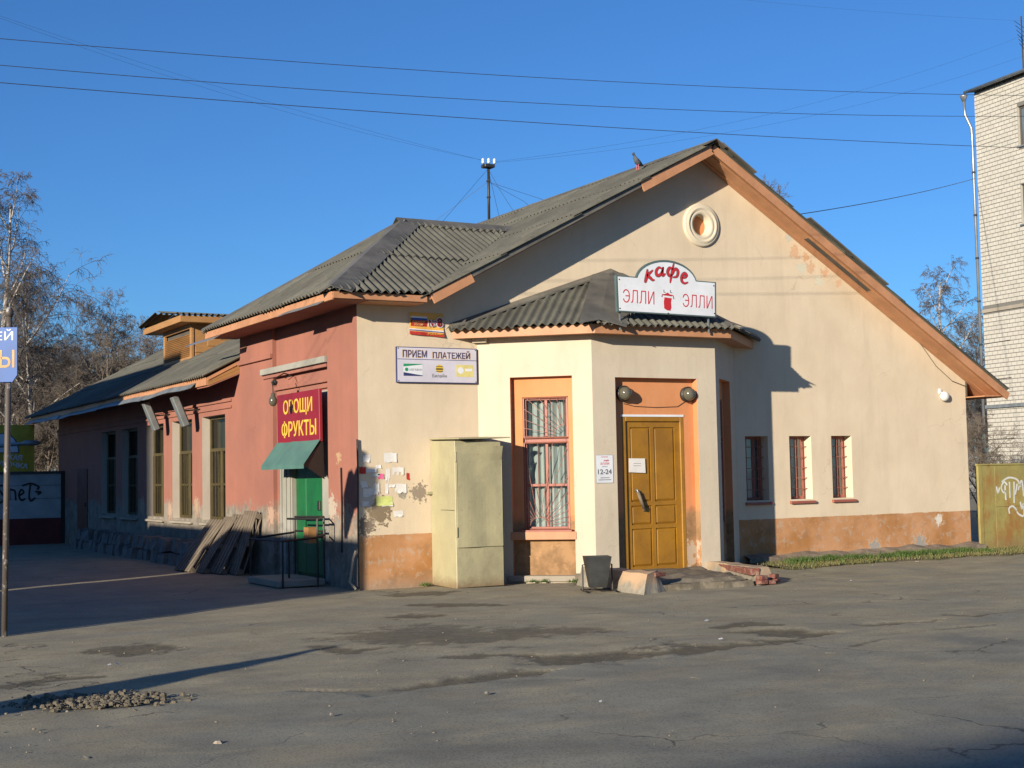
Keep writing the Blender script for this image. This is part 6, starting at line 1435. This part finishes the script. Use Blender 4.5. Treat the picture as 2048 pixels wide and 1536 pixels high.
# ---------------------------------------------------------------- bare trees
def branch_tree(seed, H_, spread, droop, lean, twig=1.0, rt=0.16, nlimb=15, tw_r=0.0075, fork=False, low=0.22):
    r0 = random.Random(seed); Vt, Ft, Vc, Fc = [], [], [], []
    def tube(V, F, pts, rs, n):
        rings = []
        for i, p in enumerate(pts):
            d = (pts[min(i + 1, len(pts) - 1)] - pts[max(i - 1, 0)]); d.normalize()
            a = d.cross(Vector((0.31, 0.17, 1))) ; a.normalize(); b = d.cross(a); o = len(V)
            for j in range(n):
                t = 6.2832 * j / n; V.append(tuple(p + (a * math.cos(t) + b * math.sin(t)) * rs[i]))
            rings.append(o)
        for a, b in zip(rings[:-1], rings[1:]):
            for j in range(n): F.append((a + j, a + (j + 1) % n, b + (j + 1) % n, b + j))
    def grow(p, d, L_, rad, lvl):
        n = 5 if lvl < 2 else (4 if lvl == 2 else 3); pts = [p.copy()]; cur = d.normalized()
        for i in range(n):
            wob = Vector((r0.gauss(0, 1), r0.gauss(0, 1), r0.gauss(0, 1))) * (0.09 if lvl < 2 else 0.10)
            up_ = Vector((0, 0, 0.10 if lvl < 2 else (-droop if lvl >= 3 else -droop * .25)))
            cur = (cur + wob + up_).normalized(); pts.append(pts[-1] + cur * L_ / n)
        rs = [max(rad * (1 - 0.85 * i / n), tw_r * (.75 if lvl < 4 else .5)) for i in range(n + 1)]
        if lvl <= 1: tube(Vt, Ft, pts, rs, 5)
        else: tube(Vc, Fc, pts, rs, 3)
        if lvl >= 4: return
        k_ = {1: 11, 2: 8, 3: int(5 * twig)}[lvl]
        for i in range(k_):
            t = r0.uniform(0.18, 1.0); f_ = t * n; i0 = min(int(f_), n - 1); q = pts[i0].lerp(pts[i0 + 1], f_ - i0)
            dd_ = (pts[i0 + 1] - pts[i0]).normalized(); s_ = Vector((r0.gauss(0, 1), r0.gauss(0, 1), r0.gauss(0, .7))); s_ -= dd_ * s_.dot(dd_); s_.normalize()
            nd = dd_ * r0.uniform(.5, .9) + s_ * r0.uniform(.55, 1.0)
            grow(q, nd, L_ * r0.uniform(.34, .60) * (1.15 - .4 * t), max(rad * (0.42 if lvl < 3 else .5) * (1 - .5 * t), tw_r), lvl + 1)
    pts = []; n = 12
    for i in range(n + 1):
        t = i / n; pts.append(Vector((lean[0] * t * H_ + 0.12 * wav(seed, t * 3, 0) * H_ * .1, lean[1] * t * H_ + 0.12 * wav(seed + 9, t * 3, 0) * H_ * .1, H_ * t * (0.93 if not fork else .6))))
    tube(Vt, Ft, pts, [rt * (1 - .9 * i / n) + .012 for i in range(n + 1)], 7)
    for i in range(nlimb):
        t = low + (0.98 - low) * (i + r0.random()) / nlimb; f_ = t * n; i0 = min(int(f_), n - 1); q = pts[i0].lerp(pts[i0 + 1], f_ - i0); a = i * 2.4 + r0.uniform(-.5, .5)
        out_ = 1.0 if t < .8 else .6; d = Vector((math.cos(a) * out_, math.sin(a) * out_, r0.uniform(.6, 1.3)))
        grow(q, d, spread * (1.15 - .75 * t) * r0.uniform(.8, 1.15), rt * .42 * (1.05 - t) + .02, 1)
    mt = bpy.data.meshes.new('trunk'); mt.from_pydata(Vt, [], Ft); mc = bpy.data.meshes.new('crown'); mc.from_pydata(Vc, [], Fc)
    for m_ in (mt, mc):
        m_.polygons.foreach_set('use_smooth', np.ones(len(m_.polygons), bool))
    return mt, mc, len(Fc)
birch_m = Nodes('birch bark', 0.85); birch_m.col(birch_m.mix(birch_m.ramp(birch_m.noise(2.5, 5, .7, (1, 1, 3)), .5, .58), (0.42, 0.38, 0.34), (0.10, 0.085, 0.075))); birch_m = birch_m.m
bark_m = blotchy('grey brown bark', (0.17, 0.135, 0.105), (0.10, 0.08, 0.065), 4, .9, bump=.4)
twig_m = blotchy('brown grey twigs', (0.125, 0.104, 0.090), (0.09, 0.077, 0.07), 2, .8, bump=0)
twig_p = blotchy('pale brown twigs', (0.19, 0.152, 0.115), (0.13, 0.107, 0.085), 2, .8, bump=0)
protos = {}
def proto(key, seed, H_, spread, droop, lean, bark, tw, **kw):
    mt, mc, n = branch_tree(seed, H_, spread, droop, lean, **kw); mt.materials.append(bark); mc.materials.append(tw); protos[key] = (mt, mc); print('tree', key, n)
proto('birch', 1, 11.5, 4.3, 0.34, (0.05, 0), birch_m, twig_m, nlimb=16, twig=1.2)
proto('birch2', 2, 10.0, 3.6, 0.30, (-0.06, 0.02), birch_m, twig_m, nlimb=14, twig=1.2)
proto('linden', 3, 9.0, 4.2, -0.02, (0.0, 0), bark_m, twig_p, nlimb=17, twig=1.3, low=0.2)
proto('bush', 5, 5.0, 3.2, 0.0, (0.02, 0), bark_m, twig_p, nlimb=14, twig=1.0, rt=.08, low=0.05)
LAB = {'birch': 'birch', 'birch2': 'birch', 'linden': 'tree', 'bush': 'tree'}
def cam_pt(px, D):
    """ground point seen at picture column px, D metres along the view axis"""
    v = fwd + rgt * ((px - 1024) / 2805.34); v.z = 0; p = Vector((-7.95, -18.767, 0)) + v * D; return p
def tree(key, px, D, s_, rz, label, grp):
    p = cam_pt(px, D); mt, mc = protos[key]
    t = thing('bare_birch' if key.startswith('birch') else 'bare_tree', label, 'tree', (p.x, p.y, -0.05), rz, grp); t.scale = (s_, s_, s_)
    link('trunk', mt, t); link('crown', mc, t)
gl_ = 'bare trees behind the cafe at the left'
tree('birch', -14, 46, 1.02, 0.3, 'tallest bare birch, cut by the left picture edge', gl_)
tree('birch', 70, 46, 0.74, 2.2, 'leaning pale birch just right of the blue sign', gl_)
tree('birch2', 30, 52, 0.92, 4.1, 'bare birch behind the blue sign', gl_)
tree('linden', 215, 47, 0.80, 1.0, 'round crowned bare tree in the gap left of the dormer', gl_)
tree('linden', 128, 55, 0.72, 3.3, 'bare tree between the leaning birch and the round crowned tree', gl_)
tree('birch2', 150, 60, 0.80, 0.7, 'distant thin birch behind the round crowned tree, on its left', gl_)
tree('linden', 300, 60, 0.86, 5.0, 'bare tree directly behind the louvred dormer', gl_)
tree('linden', 262, 70, 0.86, 2.4, 'far bare tree between dormer and round crowned tree', gl_)
tree('linden', 20, 62, 0.9, 1.7, 'far bare tree low behind the birches at the left edge', gl_)
tree('bush', 95, 46, 0.80, 0.2, 'low bushy bare tree above the painted wall', gl_)
tree('bush', 165, 50, 1.0, 2.9, 'low bushy bare tree beyond the far roof end', gl_)
tree('bush', 40, 48, 0.95, 4.4, 'low bushy bare tree behind the yellow board', gl_)
tree('bush', 235, 50, 1.1, 1.9, 'low bushy bare tree over the roof, left of the dormer', gl_)
tree('birch2', 345, 66, 0.80, 3.9, 'slim bare birch top right above the dormer roof', gl_)
tree('linden', 80, 58, 0.82, 0.9, 'bare tree behind the leaning birch beside the blue sign', gl_)
tree('linden', 180, 66, 0.86, 2.8, 'far bare tree filling the gap behind the round crowned tree', gl_)
tree('birch2', 240, 52, 0.80, 5.6, 'thin bare birch just right of the round crowned tree', gl_)
gr_ = 'bare trees behind the cafe at the right'
tree('birch2', 1888, 66, 1.10, 1.1, 'bare birch between the gable roof and the white block', gr_)
tree('linden', 1955, 74, 0.95, 0.4, 'brownish bare tree partly hidden by the white block', gr_)
tree('bush', 1945, 44, 0.55, 5.2, 'small bare bush beside the rusty gate', gr_)
tree('linden', 1508, 62, 1.44, 2.0, 'bare tree top peeping over the right roof slope', gr_)
# far wood along the horizon, one mass
V = []; F = []
src_v = np.array([v.co[:] for v in protos['bush'][1].vertices], np.float32); src_f = [tuple(p.vertices) for p in protos['bush'][1].polygons]
keep = src_f[::2]
vv, ff = [], []
o = 0
for i in range(26):
    p = cam_pt(-160 + i * 26 if i < 20 else 1800 + (i - 20) * 50, 85 + random.uniform(-6, 10)); s_ = random.uniform(1.2, 1.6); a = random.uniform(0, 6.28)
    Rm = np.array([[math.cos(a), -math.sin(a), 0], [math.sin(a), math.cos(a), 0], [0, 0, 1]]) * s_
    if i % 3: 
        vv.append(src_v @ Rm.T + np.array([p.x, p.y, 0])); ff.append(np.array([f for f in keep if len(f) == 4]) + o); o += len(src_v)
vv = np.concatenate(vv); ff = np.concatenate(ff)
me = bpy.data.meshes.new('far_wood'); me.from_pydata(vv.tolist(), [], ff.tolist()); me.materials.append(twig_m)
tag(link('far_wood', me), 'hazy line of bare bushes along the far horizon', 'wood', kind='stuff')

# ---------------------------------------------------------------- unseen buildings and an invented column, placed to throw the long shadows
def block_house(name, label, x0, x1, y0, y1, h_, m, wins_on):
    t = thing(name, label, 'building', ((x0 + x1) / 2, (y0 + y1) / 2, 0)); cx, cy = (x0 + x1) / 2, (y0 + y1) / 2
    MB().box(x0 - cx, x1 - cx, y0 - cy, y1 - cy, 0, h_).build('wall', m, t)
    MB().box(x0 - cx - .02, x1 - cx + .02, y0 - cy - .02, y1 - cy + .02, h_ - 0.001, h_ + 0.12).build('roof', M['slate_flat'], t)
    for f_ in range(int(h_ / 2.8)):
        for k_ in range(int((y1 - y0) / 3)):
            y = y0 - cy + 1 + k_ * 3; z = 0.9 + f_ * 2.8
            if z + 1.4 < h_: w_ = MB().box(x1 - cx - 0.03, x1 - cx + 0.03, y, y + 1.3, z, z + 1.4).build('window', M['brown'], t); MB().box(x1 - cx + 0.031, x1 - cx + 0.04, y + .08, y + 1.22, z + .08, z + 1.32).build('pane', bpy.data.materials['sky reflecting glass'], w_)
    return t
block_house('brick_house', 'tall grey brick house left of the yard, out of the picture', -21, -15, 3.2, 14, 8.8, M['concrete'], 1)
block_house('far_house', 'long five storey house behind the photographer, out of the picture', -57.5, -23, -56, -43.0, 15, M['concrete'], 1)
block_house('kiosk_row', 'row of low shop kiosks left of the yard, out of the picture', -13.7, -12.2, -6.8, -1.62, 4.0, M['concrete'], 1)
block_house('kiosk_shed', 'second low kiosk left of the yard, out of the picture', -13.7, -12.2, -0.53, 4.6, 4.0, M['concrete'], 1)
tk = thing('shadow_column', 'unseen narrow pointed column added left of the yard to cast a wedge shadow', 'column', (-12.6, -11.52, 0))  # added out of view, shaped only for the wedge shadow on the asphalt
MB().box(-0.20, 0.20, -0.20, 0.20, 0, 1.95).build('wall', M['rusty'], tk)
mb = MB(); mb.add([(-.22, -.22, 1.951), (.22, -.22, 1.951), (.22, .22, 1.951), (-.22, .22, 1.951), (0, 0, 2.80)], [(0, 1, 4), (1, 2, 4), (2, 3, 4), (3, 0, 4), (3, 2, 1, 0)]); mb.build('roof', M['slate_flat'], tk)
print('objects', len(bpy.data.objects))
